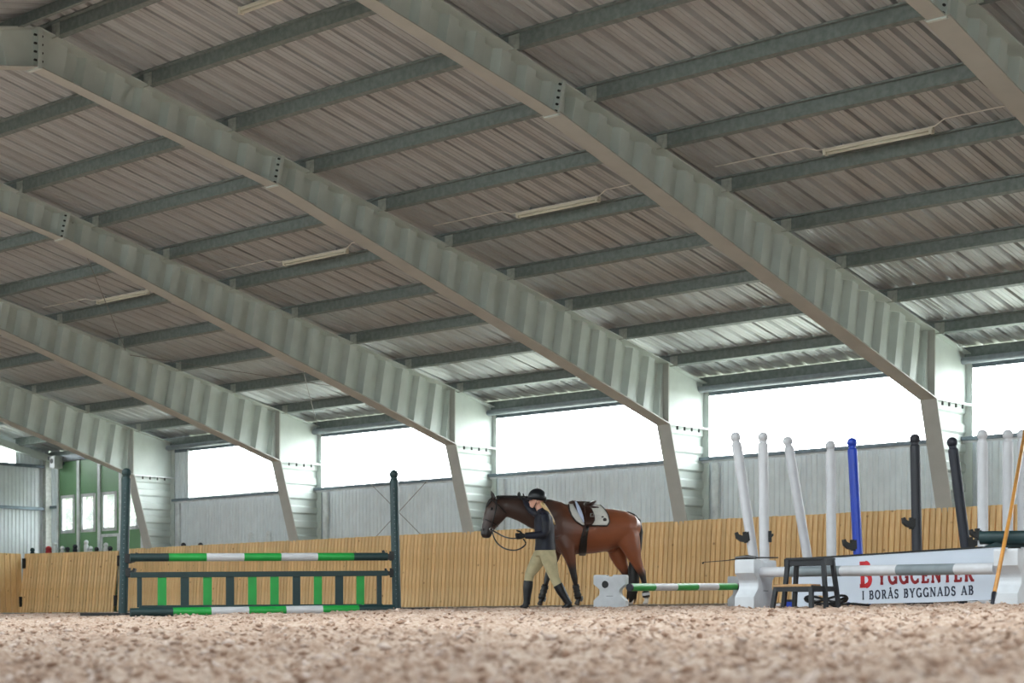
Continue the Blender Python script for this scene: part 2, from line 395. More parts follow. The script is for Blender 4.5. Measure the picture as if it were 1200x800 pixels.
# ================================================================== STEEL FRAMES
def ztop(q): return ZT + TP * q
def zbot(q): return float(np.interp(q, [DC, 9.6, QR], [ZC, ztop(9.6) - .40, ztop(QR) - .46]))
WX = -.11                         # web plane
def half_frame(parent, sgn):
    """sgn +1: far half (columns at the far wall), -1: mirrored near half"""
    Y = (lambda q: W - q) if sgn > 0 else (lambda q: YN + q)
    # rafter web, trapezoidal corrugation
    per = [(0, .0), (.15, .0), (.21, 1), (.36, 1), (.42, 0)]
    st = [(DC + .02, 0.), (DC + .14, 0)]; q = DC + .14
    while q < QR - .3:
        for dq, k in ((.06, -1), (.15, -1), (.06, 0), (.15, 0)):
            q += dq; st.append((q, k * .1))
    st.append((QR - .015, 0))
    bot = [(WX + dx, Y(q), zbot(q)) for q, dx in st]
    top = []
    for q, dx in st:
        d = ztop(q) - zbot(q); qt = min(max(q - TP * d * .8, DC + .02), QR - .015)
        if q > QR - .3: qt = min(q, QR - .015)
        top.append((WX + dx, Y(qt), ztop(qt) - .012))
    MB().sheet([bot, top]).build('rafter_web', 'frame', parent)
    # flanges
    def strip(pts, name, m, x0=-.22, x1=0., t=.016):
        b = MB(); vs = []
        for i, (q, z) in enumerate(pts):
            p0 = pts[max(i - 1, 0)]; p1 = pts[min(i + 1, len(pts) - 1)]
            tq, tz = p1[0] - p0[0], p1[1] - p0[1]; l = math.hypot(tq, tz); nq, nz = -tz / l * t / 2, tq / l * t / 2
            vs += [(x0, Y(q - nq), z - nz), (x1, Y(q - nq), z - nz), (x1, Y(q + nq), z + nz), (x0, Y(q + nq), z + nz)]
        fs = []
        for i in range(len(pts) - 1):
            for k in range(4): fs.append((i * 4 + k, i * 4 + (k + 1) % 4, i * 4 + 4 + (k + 1) % 4, i * 4 + 4 + k))
        fs += [(0, 1, 2, 3), tuple(4 * (len(pts) - 1) + k for k in (3, 2, 1, 0))]
        return b.add(vs, fs).build(name, m, parent)
    strip([(0, ztop(0)), (QR, ztop(QR))], 'top_flange', 'frame')
    strip([(DC, ZC), (9.6, zbot(9.6))], 'bottom_flange', 'flange', -.25, .03, .02)
    strip([(9.6, zbot(9.6)), (QR, zbot(QR))], 'bottom_flange', 'flange', -.21, -.01, .016)
    strip([(0, -.1), (0, ztop(0))], 'outer_flange', 'frame')
    strip([(.17, .2), (DC, ZC)], 'inner_flange', 'flange', -.25, .03, .02)
    strip([(0, ZC), (DC, ZC)], 'cap_plate', 'white_trim', -.22, .0, .03)
    # flat plate of the knee panel and the corrugated column web
    b = MB(); b.prism([(0, ZC), (DC, ZC), (DC, ztop(DC) - .01), (0, ztop(0) - .01)], lambda q, z, t: (t, Y(q), z), WX - .005, WX + .005)
    b.build('knee_plate', 'frame', parent)
    rows = []; z = .15; k = 0
    lv = [(.15, 0)]
    while z < ZC - .3:
        for dz, kk in ((.035, -1), (.115, -1), (.035, 0), (.115, 0)):
            z += dz
            if z < ZC - .1: lv.append((z, kk * .04))
    lv += [(ZC - .02, lv[-1][1])]
    qi = lambda z: .17 + (DC - .17) * (z - .2) / (ZC - .2)
    MB().sheet([[(WX + dx, Y(0.01), z), (WX + dx, Y(max(qi(z) - .01, .05)), z)] for z, dx in lv]).build('column_web', 'frame', parent)
    # stiffener beside the knee, splice plates, ridge plate
    b = MB(); b.prism([(DC - .012, ZC), (DC + .012, ZC), (DC + .012, ztop(DC) - .01), (DC - .012, ztop(DC) - .01)], lambda q, z, t: (t, Y(q), z), -.22, 0)
    b.build('stiffener', 'flange', parent)
    def plate(q, w_, name):
        zb, zt_ = zbot(q) - .02, ztop(q) + .0; sh = TP * (zt_ - zb)
        b = MB(); b.prism([(q - w_, zb), (q + w_, zb), (q + w_ - sh, zt_), (q - w_ - sh, zt_)], lambda a, z, t: (t, Y(a), z), -.22, .0)
        o = b.build(name, 'frame', parent)
        b = MB()
        for i in range(5):
            t = (i + .6) / 5.2; z = lerp(zb, zt_, t); qq = q - sh * t
            for sx in (-.03,):
                b.tube([(sx, Y(qq + .0), z), (sx, Y(qq + w_ + .03), z)], .014, 6)
        tag(b.build('bolts', 'bolt', o), kind='stuff')
    plate(9.58, .025, 'splice_plate')
    # bolts under the cap plate
    b = MB()
    for i in range(4):
        q = .25 + i * .2; b.tube([(-.03, Y(q), ZC - .075), (-.03, Y(q), ZC - .01)], .018, 6)
    tag(b.build('bolts', 'bolt', parent), kind='stuff')
def make_frame():
    r = empty('steel_frame', (X0, 0, 0), 'x', 'frame', 'portal frames of the hall', 'structure')
    half_frame(r, 1); half_frame(r, -1)
    b = MB(); b.prism([(-.025, zbot(QR) - .03), (.025, zbot(QR) - .03), (.025, ztop(QR)), (-.025, ztop(QR))], lambda q, z, t: (t, RI + q, z), -.23, .01)
    o = b.build('ridge_plate', 'frame', r)
    b = MB()
    for i in range(4):
        for s in (-1, 1): b.tube([(-.03, RI, zbot(QR) + .07 + i * .1), (-.03, RI + s * .06, zbot(QR) + .07 + i * .1)], .014, 6)
    tag(b.build('bolts', 'bolt', o), kind='stuff')
    return r
FR = {-1: 'pale steel portal frame crossing the top right corner, knee out of view',
      0: 'pale steel portal frame with its knee above the black and blue posts',
      1: 'pale steel portal frame whose column stands right of the horse, behind its tail',
      2: 'pale steel portal frame whose column stands behind the horse head',
      3: 'pale steel portal frame whose column stands behind the green striped fence',
      4: 'pale steel portal frame beside the green folding door'}
f0 = make_frame()
for n in (0, -1, 1, 2, 3, 4):
    o = f0 if n == 0 else copy_tree(f0)
    o.location = (X0 - BAY * n, 0, 0); o['label'] = FR[n]
frames_right = copy_tree(f0); frames_right.location = (X0 + 2 * BAY, 0, 0); frames_right['label'] = 'pale steel portal frame nearest the camera, right of the view'

# ================================================================== ROOF
ceil = empty('ceiling', ((XL + XR) / 2, RI, 0), 'ribbed pale metal roof sheets on grey purlins', 'ceiling', kind='structure')
CX, CY = (XL + XR) / 2, RI
PH = .155
PW = .861
def roof_panel_mesh(q0, q1, name, m):
    prof = [(0, .075), (.012, .075), (.03, 0)]
    for k in range(3):
        x = .287 * k
        prof += [(x + .09, 0), (x + .094, .006), (x + .106, .006), (x + .11, 0), (x + .18, 0), (x + .184, .006), (x + .196, .006), (x + .2, 0)]
        if k < 2: prof += [(x + .242, 0), (x + .27, .055), (x + .304, .055), (x + .332, 0)]
    prof += [(PW - .03, 0), (PW - .012, .075), (PW, .075)]
    return MB().sheet([[(x, q, TP * q + z) for x, z in prof] for q in (q0, q1)]).mesh(name, m)
m_far = MB().sheet([[(p[0], -p[1], p[2]) for p in row] for row in [
    [tuple(v.co) for v in roof_panel_mesh(-.2, QR - .02, 'roof_sheet', 'roof').vertices][i::1] for i in (0,)]]) if False else None
me_tmp = roof_panel_mesh(-.2, QR - .02, 'roof_sheet', 'roof')
def flipped(me, sy, name):
    c = me.copy(); c.name = name
    for v in c.vertices: v.co.y *= sy
    return c
me_far = flipped(me_tmp, -1, 'roof_sheet'); me_n1 = roof_panel_mesh(-.2, RLQ0, 'roof_sheet_low', 'roof'); me_n2 = roof_panel_mesh(RLQ1, QR - .02, 'roof_sheet_high', 'roof')
me_rl = roof_panel_mesh(RLQ0 - .05, RLQ1 + .05, 'rooflight', 'glass')  # made-up glazed strip that lets more sky light onto the floor
x = XL - .15
while x < XR:
    lo = (x - CX, W - CY, ZT + PH); ln = (x - CX, YN - CY, ZT + PH)
    link('roof_sheet', me_far, ceil, lo); link('roof_sheet', me_n1, ceil, ln); link('roof_sheet', me_n2, ceil, ln)
    link('rooflight', me_rl, ceil, ln)
    x += PW
b = MB().sheet([[(XL - CX, -.35, -.03), (XL - CX, 0, .05), (XL - CX, .35, -.03)], [(XR - CX, -.35, -.03), (XR - CX, 0, .05), (XR - CX, .35, -.03)]])
b.build('ridge_cap', 'roof', ceil, loc=(0, 0, ztop(QR) + PH + .03))
# purlins: Z sections between the frames
def purlin_mesh(s, L):
    h = PH; t = .006; fl = .065
    prof = [(-fl, h), (-fl, h - .018), (0 - t, h - t), (-t, 0), (fl, 0), (fl, .016)]
    prof = [(-fl, h - .02), (-fl, h), (0, h), (0, t), (fl, t), (fl, .02), (fl + t, .02), (fl + t, 0), (-t, 0), (-t, h - t), (-fl + t, h - t), (-fl + t, h - .02)]
    c, sn = 1 / math.hypot(1, TP), TP / math.hypot(1, TP)
    P = []
    for a_, z in prof:                 # a_ down-slope for s=+1 is +Y
        y = a_ * s; P.append((y * 1, z - a_ * TP))
    return MB().prism(P, lambda y, z, t_: (t_, y, z), 0, L)
QS = [.98 + 1.338 * k for k in range(10)]
xf = [X0 - .11 + 2 * BAY + BAY * 0 - BAY * k for k in range(0, 8)]
xf = xf[:7] + [XL + .05]
seg = [(xf[i + 1], xf[i]) for i in range(len(xf) - 1)] + [(xf[0], XR)]
pm = {}
for xa, xb in seg:
    Lk = round(xb - xa, 3)
    for s in (1, -1):
        if (Lk, s) not in pm:
            pm[(Lk, s)] = purlin_mesh(s, Lk).mesh('purlin', 'purlin', bevel=0)
        for q in QS:
            y = (W - q) if s > 0 else (YN + q)
            o = link('purlin', pm[(Lk, s)], ceil, (xa - CX, y - CY, ztop(q)))
            if xa > XL + 1 and s > 0 and xb < -3:
                if 'cleat' not in pm:
                    c = MB().box((.0, -.012, -.02), (.16, -.006, .15)); c.box((.1, -.02, .03), (.115, -.012, .045)); c.box((.1, -.02, .1), (.115, -.012, .115))
                    pm['cleat'] = c.mesh('cleat', 'cleat')
                link('cleat', pm['cleat'], o, (.03, 0, 0))
# eave beam and the tube below it
b = MB().box((XL - CX, -.05, -.01), (XR - CX, .08, .15)); b.build('eave_beam', 'purlin', ceil, loc=(0, W - CY, 4.19))
b = MB().box((XL - CX, .0, -.17), (XR - CX, .03, -.012)); b.build('eave_fascia', 'girt', ceil, loc=(0, W - CY, 4.19))
b = MB().tube([(XL - CX + .6, 0, 0), (XR - CX, 0, 0)], .055, 10); b.build('eave_tube', 'tube', ceil, smooth=True, loc=(0, W - .12 - CY, 4.12))
b = MB().box((XL - CX, .02, 0), (XR - CX, .16, .24)); b.build('eave_beam', 'purlin', ceil, loc=(0, YN - CY, 4.19))

# ================================================================== WALLS
def clad_mesh(wd, z0, z1, pitch=.105, d=.016):
    prof = []; k = 0; x = 0
    while x < wd - 1e-4:
        prof += [(x, 0), (x + .045, 0), (x + .0575, d), (x + .0925, d)]; x += pitch
    prof.append((wd, 0)); prof = [(min(a_, wd), b_) for a_, b_ in prof]
    return MB().sheet([[(a_, b_, z) for a_, b_ in prof] for z in (z0, z1)])
SILL, WT = 2.965, 4.055
wb = empty('wall_back', (CX, W, 0), 'pale grey ribbed metal cladding of the far long wall', 'wall', kind='structure')
mc = clad_mesh(1.05, -.1, SILL - .03).mesh('cladding_sheet', 'wall')
mh = clad_mesh(1.05, -.1, 4.4).mesh('cladding_sheet_tall', 'wall')
x = X0 - 4 * BAY + .0
while x < XR:
    link('cladding_sheet', mc, wb, (x - CX, .02, 0)); x += 1.05
# bay beside the door: cladding up to the eave between the column and the window
b = clad_mesh(.525, SILL - .03, 4.4); b.build('cladding_sheet', 'wall', wb, loc=(X0 - 4 * BAY - CX, .02, 0))
b = clad_mesh(.42, -.1, 4.4); b.build('cladding_sheet', 'wall', wb, loc=(XL - CX, .02, 0))
b = clad_mesh(1.26, -.1, 4.4); b.build('cladding_sheet', 'wall', wb, loc=(X0 - 4 * BAY - 1.26 - CX, .02, 0))
MB().box((X0 - 4 * BAY - CX, -.09, SILL - .055), (XR - CX, .0, SILL + .0)).build('sill_girt', 'girt', wb)
MB().box((X0 - 4 * BAY - CX, -.03, SILL - .09), (XR - CX, .0, SILL - .056)).build('sill_flashing', 'white_trim', wb)
MB().box((XL - CX, -.09, 2.97), (XL + .5 - CX, 0, 3.03)).build('girt', 'girt', wb)
for n in range(0, 5):
    xx = X0 - BAY * n + .1 - CX
    MB().box((xx, -.05, .0), (xx + .12, .015, SILL - .1)).build('corner_flashing', 'white_trim', wb)
# windows of the far wall: ribbed translucent sheets
for i, n in enumerate((4, 3, 2, 1, 0, -1, -2)):
    xa = X0 - BAY * n + .01 + (.525 if n == 4 else 0); xb = X0 - BAY * (n - 1) - .2
    lab = {4: 'milky ribbed window strip above the left end of the green striped fence', 3: 'milky ribbed window strip above the crossed wall rods',
           2: 'milky ribbed window strip above the horse', 1: 'milky ribbed window strip above the white leaning posts',
           0: 'milky ribbed window strip at the right edge above the standing posts', -1: 'milky ribbed window strip right of the view, second bay', -2: 'milky ribbed window strip right of the view, third bay'}[n]
    r = empty('window_%d' % (i + 1), (xa, W + .03, SILL), lab, 'window', kind='structure')
    if n == -2: xb = XR
    x = 0; Lw = xb - xa
    while x < Lw - .01:
        wd = min(1.05, Lw - x)
        clad_mesh(wd, 0, WT - SILL + .1).build('pane', 'pane', r, loc=(x, .02, 0)); x += wd
    MB().box((0, -.06, WT - SILL), (Lw, .0, WT - SILL + .05)).build('head_rail', 'girt', r)
    if n == 4: MB().box((-.05, -.05, 0), (.0, .0, WT - SILL)).build('jamb', 'white_trim', r)

# end wall (left)
wl = empty('wall_left', (XL, RI, 0), 'ribbed metal end wall with green girts at the left edge', 'wall', kind='structure')
mg = clad_mesh(1.05, -.1, 3.98).mesh('cladding_sheet_low', 'wall')
ya = W
while ya > YN:
    o = link('cladding_sheet', mg, wl, (-.02, ya - RI, 0)); o.rotation_euler = (0, 0, -PI / 2)
    ya -= 1.05
# above the girt: solid near the corner, gable glazing further on
def gab(y0, y1, z0, name, m):
    ps = [(y0, z0), (y1, z0)]
    top = lambda y: ztop(min(W - y, y - YN)) + PH
    pts = [(y0, z0), (y1, z0), (y1, top(y1))] + ([(RI, top(RI))] if y0 < RI < y1 else []) + [(y0, top(y0))]
    return MB().prism(pts, lambda y, z, t: (t, y - RI, z), -.045, -.03).build(name, m, wl)
o = clad_mesh(.945, 3.98, 4.45).build('cladding_sheet', 'wall', wl, loc=(-.02, W - RI, 0)); o.rotation_euler = (0, 0, -PI / 2)
gab(W - .98, W, 4.4, 'gable_infill', 'wall')
def gab_pane(y0, y1):
    n = int((y1 - y0) / .105); st = []
    top = lambda y: ztop(min(W - y, y - YN)) - .02
    lo, hi = [], []
    for i in range(n + 1):
        y = y0 + (y1 - y0) * i / n
        for dy, dx in ((0, 0), (.045, 0), (.0575, -.02), (.0925, -.02)):
            yy = min(y + dy, y1); lo.append((dx - .02, yy - RI, 4.02)); hi.append((dx - .02, yy - RI, min(top(yy), 4.45 + (1.2 if yy < W - 3 else 9) * 0)))
    return MB().sheet([lo, hi]).build('gable_pane', 'pane', wl)
gab_pane(W - 6.0, W - .97)
gab(W - 6, W - .97, 4.45, 'gable_infill', 'wall'); gab(YN, W - 6, 3.9, 'gable_infill', 'wall')
for z, m in ((4.0, 'girt'), (2.97, 'girt')):
    MB().box((-.01, YN - RI, z - .05), (.09, W - RI - .2, z + .02)).build('girt', m, wl)
MB().box((.0, -.08, -.1), (.14, .08, 4.15))  .build('corner_post', 'cleat', wl, loc=(.0, W - .12 - RI, 0))
b = MB(); b.bar((.11, W - RI - .1, ztop(.1) - .06), (.11, 0, ztop(QR) - .06), .12, .16); b.build('verge_rafter', 'frame', wl)
# near wall and right end (outside the view; they close the hall)
wn = empty('wall_front', (CX, YN, 0), 'pale metal wall on the camera side of the hall', 'wall', kind='structure')
MB().box((XL - CX, -.1, -.4), (XR - CX, 0, NZ0)).build('lower_panel', 'near_wall', wn)
MB().box((XL - CX, -.1, NZ1), (XR - CX, 0, 4.5)).build('upper_panel', 'near_wall', wn)
MB().box((XL - CX, -.06, NZ0), (XR - CX, -.05, NZ1)).build('window_strip', 'near_pane', wn)  # unseen glazing, added to light the hall from the camera side
wr = empty('wall_right', (XR, RI, 0), 'metal end wall at the far right of the hall', 'wall', kind='structure')
MB().prism([(YN, -.4), (W, -.4), (W, 4.4), (RI, ztop(QR) + PH), (YN, 4.4)], lambda y, z, t: (t, y - RI, z), 0, .1).build('end_panel', 'near_wall', wr)

# outside: lawn and trees
MB().box((-140, -90, -.7), (90, 140, -.6)).build('ground_outside', 'lawn')
tag(bpy.data.objects['ground_outside'], 'green lawn outside the hall', 'ground', kind='structure')
def tree(loc, h, r, label):
    t = empty('broad_tree', loc, label, 'tree', 'trees behind the door panes')
    MB().tube([(0, 0, 0), (.1, 0, h * .3), (0, .1, h * .6)], [.22, .17, .08], 8).build('trunk', 'bark', t, smooth=True)
    n = 2600; d = rng.normal(size=(n, 3)); d /= np.linalg.norm(d, axis=1)[:, None]
    p = d * (rng.uniform(.45, 1, n) ** .6)[:, None] * np.array([r, r, h * .36]) + np.array([0, 0, h * .62])
    e1 = rng.normal(size=(n, 3)) * .16; e2 = rng.normal(size=(n, 3)) * .16
    V = np.stack([p - e1, p + e2, p + e1, p - e2], 1).reshape(-1, 3); Q = np.arange(n * 4).reshape(n, 4)
    o = link('crown', np_mesh('crown', V, Q, M['leaf']), t); tag(o, kind='stuff')
tree((-48.5, 33.5, -.6), 5.6, 1.9, 'pale green tree behind the first pane of the folding door')
tree((-45.2, 36.5, -.6), 5.4, 1.7, 'pale green tree behind the middle panes of the folding door')
tree((-41.0, 31.0, -.6), 5.0, 1.4, 'pale green tree behind the pane nearest the column')

# ================================================================== GREEN FOLDING DOOR
dr = empty('door_1', (-38.62, W - .03, .3), 'green folding door with four tall white framed panes', 'door', kind='structure')
lw = (-35.2 + 38.62) / 4
for k in range(4):
    x = k * lw
    if True:
        b = MB(); zt_ = 3.82
        wx0, wx1, wz0, wz1 = x + .14, x + lw - .2, 2.07, 2.93
        b.box((x + .03, -.03, 0), (wx0, .03, zt_)); b.box((wx1, -.03, 0), (x + lw - .03, .03, zt_))
        b.box((wx0, -.03, 0), (wx1, .03, wz0)); b.box((wx0, -.03, wz1), (wx1, .03, zt_))
        leaf = b.build('door_leaf', 'door_green', dr)
        b = MB()
        for a_, c_ in (((wx0 - .03, -.05, wz0 - .03), (wx0 + .05, .03, wz1 + .03)), ((wx1 - .05, -.05, wz0 - .03), (wx1 + .03, .03, wz1 + .03)),
                       ((wx0, -.05, wz0 - .03), (wx1, .03, wz0 + .05)), ((wx0, -.05, wz1 - .05), (wx1, .03, wz1 + .03))): b.box(a_, c_)
        b.build('pane_frame', 'white_trim', leaf)
        MB().box((wx0, -.005, wz0), (wx1, .005, wz1)).build('pane', 'glass', leaf)
for k in range(5):
    x = k * lw; wd = .03 if k == 0 else .05
    MB().box((x - wd, -.07, 0), (x + wd, -.0, 3.85)).build('mullion', 'white_trim', dr)
x = 2 * lw
b = MB(); b.box((x + .06, -.06, 0), (x + .13, -.031, 1.95)); b.box((x + lw - .13, -.06, 0), (x + lw - .06, -.031, 1.95)); b.box((x + .06, -.06, 1.9), (x + lw - .06, -.031, 1.97))
b.build('wicket_frame', 'white_trim', dr)
MB().box((-.3, -.14, 3.84), (4 * lw + .1, -.02, 3.92)).build('door_track', 'tube', dr)

# ================================================================== KICKBOARD
KZ0, KZ1 = .45, 1.853
YB, YT = W - .75, W - .65
kb = empty('baseboard_back', (-20, YB, KZ0), 'leaning pine plank kickboard along the far long wall', 'kickboard', kind='structure')
def plank_mesh(wd, H, lean, name):
    t = .028; g = .01
    prof = [(0, 0), (g, -.012), (wd - g, -.012), (wd, 0)]
    vs = []; n = 4
    rows = [[(a_, b_ + (lean if z else 0), z * H) for a_, b_ in prof] for z in (0, 1)]
    mb_ = MB().sheet(rows); mb_.sheet([[(0, 0 + (lean if z else 0), z * H), (0, t + (lean if z else 0), z * H), (wd, t + (lean if z else 0), z * H), (wd, (lean if z else 0), z * H)] for z in (0, 1)])
    mb_.add([(a_, b_ + lean, H) for a_, b_ in prof] + [(wd, t + lean, H), (0, t + lean, H)], [(0, 1, 2, 3, 4, 5)])
    return mb_.mesh(name, 'plank')
pl = plank_mesh(.0875, KZ1 - KZ0, YT - YB, 'plank')
x = -35.25
while x < -8.7:
    o = link('plank', pl, kb, (x + 20, random.uniform(-.003, .003), random.uniform(-.004, .004))); x += .1
MB().box((-35.25 + 20, .0, -.28), (-8.7 + 20, .06, -.004)).build('base_rail', 'concrete', kb)
MB().box((-35.25 + 20, .1, .2), (-8.7 + 20, .16, .3)).build('rail', 'plank', kb); MB().box((-35.25 + 20, .17, 1.0), (-8.7 + 20, .23, 1.1)).build('rail', 'plank', kb)
# gate in the kickboard
ga, gb = Vector((-35.27, YB - .0, KZ0)), Vector((-38.42, 24.36, KZ0 - .03))
gl = (gb - ga).length; gr = math.atan2((ga - gb).y, (ga - gb).x)
kg = empty('door_2', gb, 'pine plank gate with black hinges in the kickboard corner', 'gate', kind='structure', rz=gr)
plg = plank_mesh(.0855, KZ1 - KZ0, .17, 'gate_plank')
x = 0.0
while x < gl - .1:
    link('plank', plg, kg, (x, random.uniform(-.003, .003), 0)); x += .1
def hinge(p, x, z, lean):
    MB().box((x - .05, -.035 + lean, z), (x + .05, -.012 + lean, z + .24)).build('hinge', 'black', p)
for x in (.03, gl - .04):
    for z in (.14, 1.05): hinge(kg, x, z, .17 * (z + .12) / 1.4)
kl = empty('baseboard_left', (-38.42, 24.36, KZ0 - .03), 'pine plank kickboard along the end wall', 'kickboard', kind='structure', rz=PI / 2)
pw = plank_mesh(.144, KZ1 - KZ0, .08, 'wide_plank')
for k in range(0, 16):
    link('plank', pw, kl, (-.152 * k - .05, random.uniform(-.004, .004), 0))

# ================================================================== BRACE RODS, SPEAKER, LAMPS
def rod(pts, label, group, r=.007):
    o = MB().tube(pts, r, 6).build('brace_rod', 'rod'); return tag(o, label, 'rod', group)
rod([(-28.95, W - .13, 4.06), (-24.3, W - .13, .6)], 'thin wall rod falling to the right behind the green fence post', 'wall brace rods')
rod([(-24.3, W - .16, 4.0), (-29.0, W - .16, .65)], 'thin wall rod rising to the right behind the green fence post', 'wall brace rods')
zr = lambda q: ztop(q) - .03
rod([(-29.1, W - .1, zr(.1)), (-24.3, W - 4.95, zr(4.95))], 'roof brace rod rising from the eave beside the middle window', 'roof brace rods')
rod([(-29.1, W - 4.9, zr(4.9)), (-24.3, W - 9.3, zr(9.3))], 'roof brace rod crossing beneath the third lamp', 'roof brace rods')
rod([(-29.1, W - 4.8, zr(4.8) - .06), (-24.3, W - .3, zr(.3) - .06)], 'faint roof brace rod falling towards the middle window', 'roof brace rods')
sp = empty('wall_speaker', (on_y(65, W - .3), W - .3, 3.9), 'small pale box speaker high beside the folding door', 'speaker')
MB().box((-.1, -.1, 0), (.1, .14, .3)).build('housing', 'white_trim', sp, bevel=.01)
MB().lathe([(.055, 0), (.06, .012)], n=14).build('cone', 'black', sp, loc=(0, -.101, .17)).rotation_euler = (PI / 2, 0, 0)
MB().box((-.02, .1, .1), (.02, .3, .2)).build('bracket', 'girt', sp)

def lamp(xc, q, label, L=1.5, y_off=0):
    y = W - q; z = ztop(q) + .085
    t = empty('strip_lamp', (xc, y, z), label, 'lamp', 'fluorescent strip lamps along the roof')
    MB().box((-L / 2, -.03, .0), (L / 2, .03, .04)).build('housing', 'lamp', t, bevel=.008)
    MB().tube([(-L / 2 + .06, 0, -.02), (L / 2 - .06, 0, -.02)], .018, 10).build('tube', 'lamp', t, smooth=True)
    for s in (-1, 1): MB().box((s * L / 2 - .03 * s - .02, -.034, -.035), (s * L / 2 - .03 * s + .02, .034, .045)).build('end_cap', 'lamp', t)
    for s in (-.5, .5): MB().box((s - .01, -.01, .04), (s + .01, .01, .1)).build('hanger', 'tube', t)
for xc, lab in ((-11.72, 'unlit strip lamp at the upper right of the roof'), (-16.76, 'unlit strip lamp right of the roof middle'),
                (-21.76, 'unlit strip lamp left of the roof middle'), (-26.8, 'unlit strip lamp furthest left, under the third purlin')):
    lamp(xc, 6.6, lab)
    b = MB(); y = W - 6.7; z = ztop(6.7) + .09
    P = [(xc - 2.3, y, z + .05), (xc - .95, y, z + .05), (xc - .8, y + .04, z), (xc - .74, y + .05, z)]
    b.tube(P + [(2 * xc - p[0], p[1], p[2]) for p in P[::-1]], .008, 5)
    tag(b.build('lamp_cable', 'cable'), 'pale cable feeding the ' + lab.replace('unlit ', ''), 'cable', 'lamp cables')
lamp(-15.85, 12.25, 'unlit strip lamp beside the ridge at the top edge')

# ================================================================== JUMP STANDS
def stand(name, px, depth, H, m, label, lean=(0, 0), cups=(), r=.05, base=None, group='spare jump stands along the wall', dots=False, foot_m=None, loc=None, z0=None):
    """round post with ball top on a cross foot; cups: (height, side, size)"""
    p = Vector(loc) if loc is not None else at(px, depth)
    t = empty(name, p, label, 'jump stand', group, rz=YAW)
    t.rotation_mode = 'XYZ'
    lx, ly = lean
    ax = Vector((math.sin(lx), math.sin(ly), math.cos(lx) * math.cos(ly))).normalized()
    rot = Vector((0, 0, 1)).rotation_difference(ax).to_matrix().to_4x4()
    def put(o): o.matrix_local = rot @ o.matrix_local; return o
    o = MB().lathe([(r, .03), (r, H - .13), (r * .9, H - .115), (r * .74, H - .108), (r * .74, H - .08)], n=16).build('post', m, t); autosmooth(o); put(o)
    o = MB().ball((0, 0, H - r * 1.04), r * 1.04).build('ball_finial', m, t, smooth=True); put(o)
    if dots:
        b = MB()
        for k in range(28):
            z = .15 + k * .052
            if z < H - .2: b.ball((-.02 * 0, -r - .0, z), .005, 6)
        o = tag(b.build('peg_holes', 'grey_pole', t), kind='stuff'); put(o)
    bl, bw = base or (.28, .28)
    MB().box((-bl, -.04, 0), (bl, .04, .035)).build('foot', foot_m or m, t)
    MB().box((-.04, -bw, .0), (.04, bw, .03)).build('foot', foot_m or m, t)
    for hz, sd, sz in cups:
        b = MB(); b.box((sd * r - .02, -.035, hz - .06), (sd * r + .02, .035, hz + .05))
        vs = []
        P = [(-.03, .045), (.0, .03), (.03, .012), (.06, .03), (.07, .055), (.09, .05), (.085, .0), (.05, -.035), (.0, -.05), (-.03, -.04)]
        b.prism([(a_ * sz, z_ * sz) for a_, z_ in P], lambda a_, z_, t_: (sd * (r + a_), t_, hz + z_), -.05, .05)
        o = b.build('cup', 'black', t); put(o)
    return t
DG = 'dark_green'
G2 = 'stands of the green striped fence'
stand('jump_stand', 144, 21.2, 1.69, DG, 'dark green jump stand at the left end of the striped fence', lean=(.025, 0), cups=((.66, 1, 1.2), (.5, 1, .9)), base=(.48, .3), group=G2, dots=True, foot_m='black', r=.052)
stand('jump_stand', 465, 22.1, 1.68, DG, 'dark green jump stand at the right end of the striped fence', lean=(-.022, 0), cups=((.66, -1, 1.2), (.46, -1, .9)), base=(.4, .3), group=G2, dots=True, foot_m='black', r=.052)
# spare stands standing behind the sign board
def lean_px(xb, yb, xt, yt): return math.atan2((xt - xb), (yb - yt))
SP = [(892, 711, 861, 506, 18.6, 'white_pole', 'leftmost white jump stand, leaning left, with black cup', ((.72, -1, 1.1),)),
      (896.5, 711, 894, 506, 18.3, 'white_pole', 'upright white jump stand beside the leftmost leaning one', ((.70, 1, .4),)),
      (956, 711, 922, 511, 19.25, 'white_pole', 'white jump stand leaning left behind the step stool', ()),
      (975, 711, 973, 516, 18.55, 'white_pole', 'upright white jump stand left of the blue one', ()),
      (1009, 711, 998, 512.5, 18.7, 'blue', 'bright blue jump stand with black cup', ((.62, -1, 1.1),)),
      (1076, 709, 1072, 508, 18.2, 'black_post', 'upright black jump stand with a cup on its left', ((.81, -1, 1),)),
      (1140.5, 708, 1115, 512, 17.9, 'navy', 'navy jump stand leaning left before the pale column', ((.6, 1, 1.1),)),
      (1152.5, 708, 1151, 503, 17.3, 'white_pole', 'white jump stand right of the leaning navy one', ((.66, -1, .8),)),
      (1181, 708, 1181, 503, 17.6, 'white_pole', 'white jump stand crossed by the wooden broom handle', ()),
      (1199, 708, 1198, 503, 17.9, 'white_pole', 'white jump stand cut by the right edge of the view', ())]
for xb, yb, xt, yt, d, m, lab, cups in SP:
    z0 = at(xb, d).z; ztop_ = (HZ - yt) / FPX * d; H = (ztop_ - z0) / math.cos(lean_px(xb, yb, xt, yt))
    stand('jump_stand', xb, d, H, m, lab, lean=(lean_px(xb, yb, xt, yt), 0), cups=cups, base=(.14, .2))
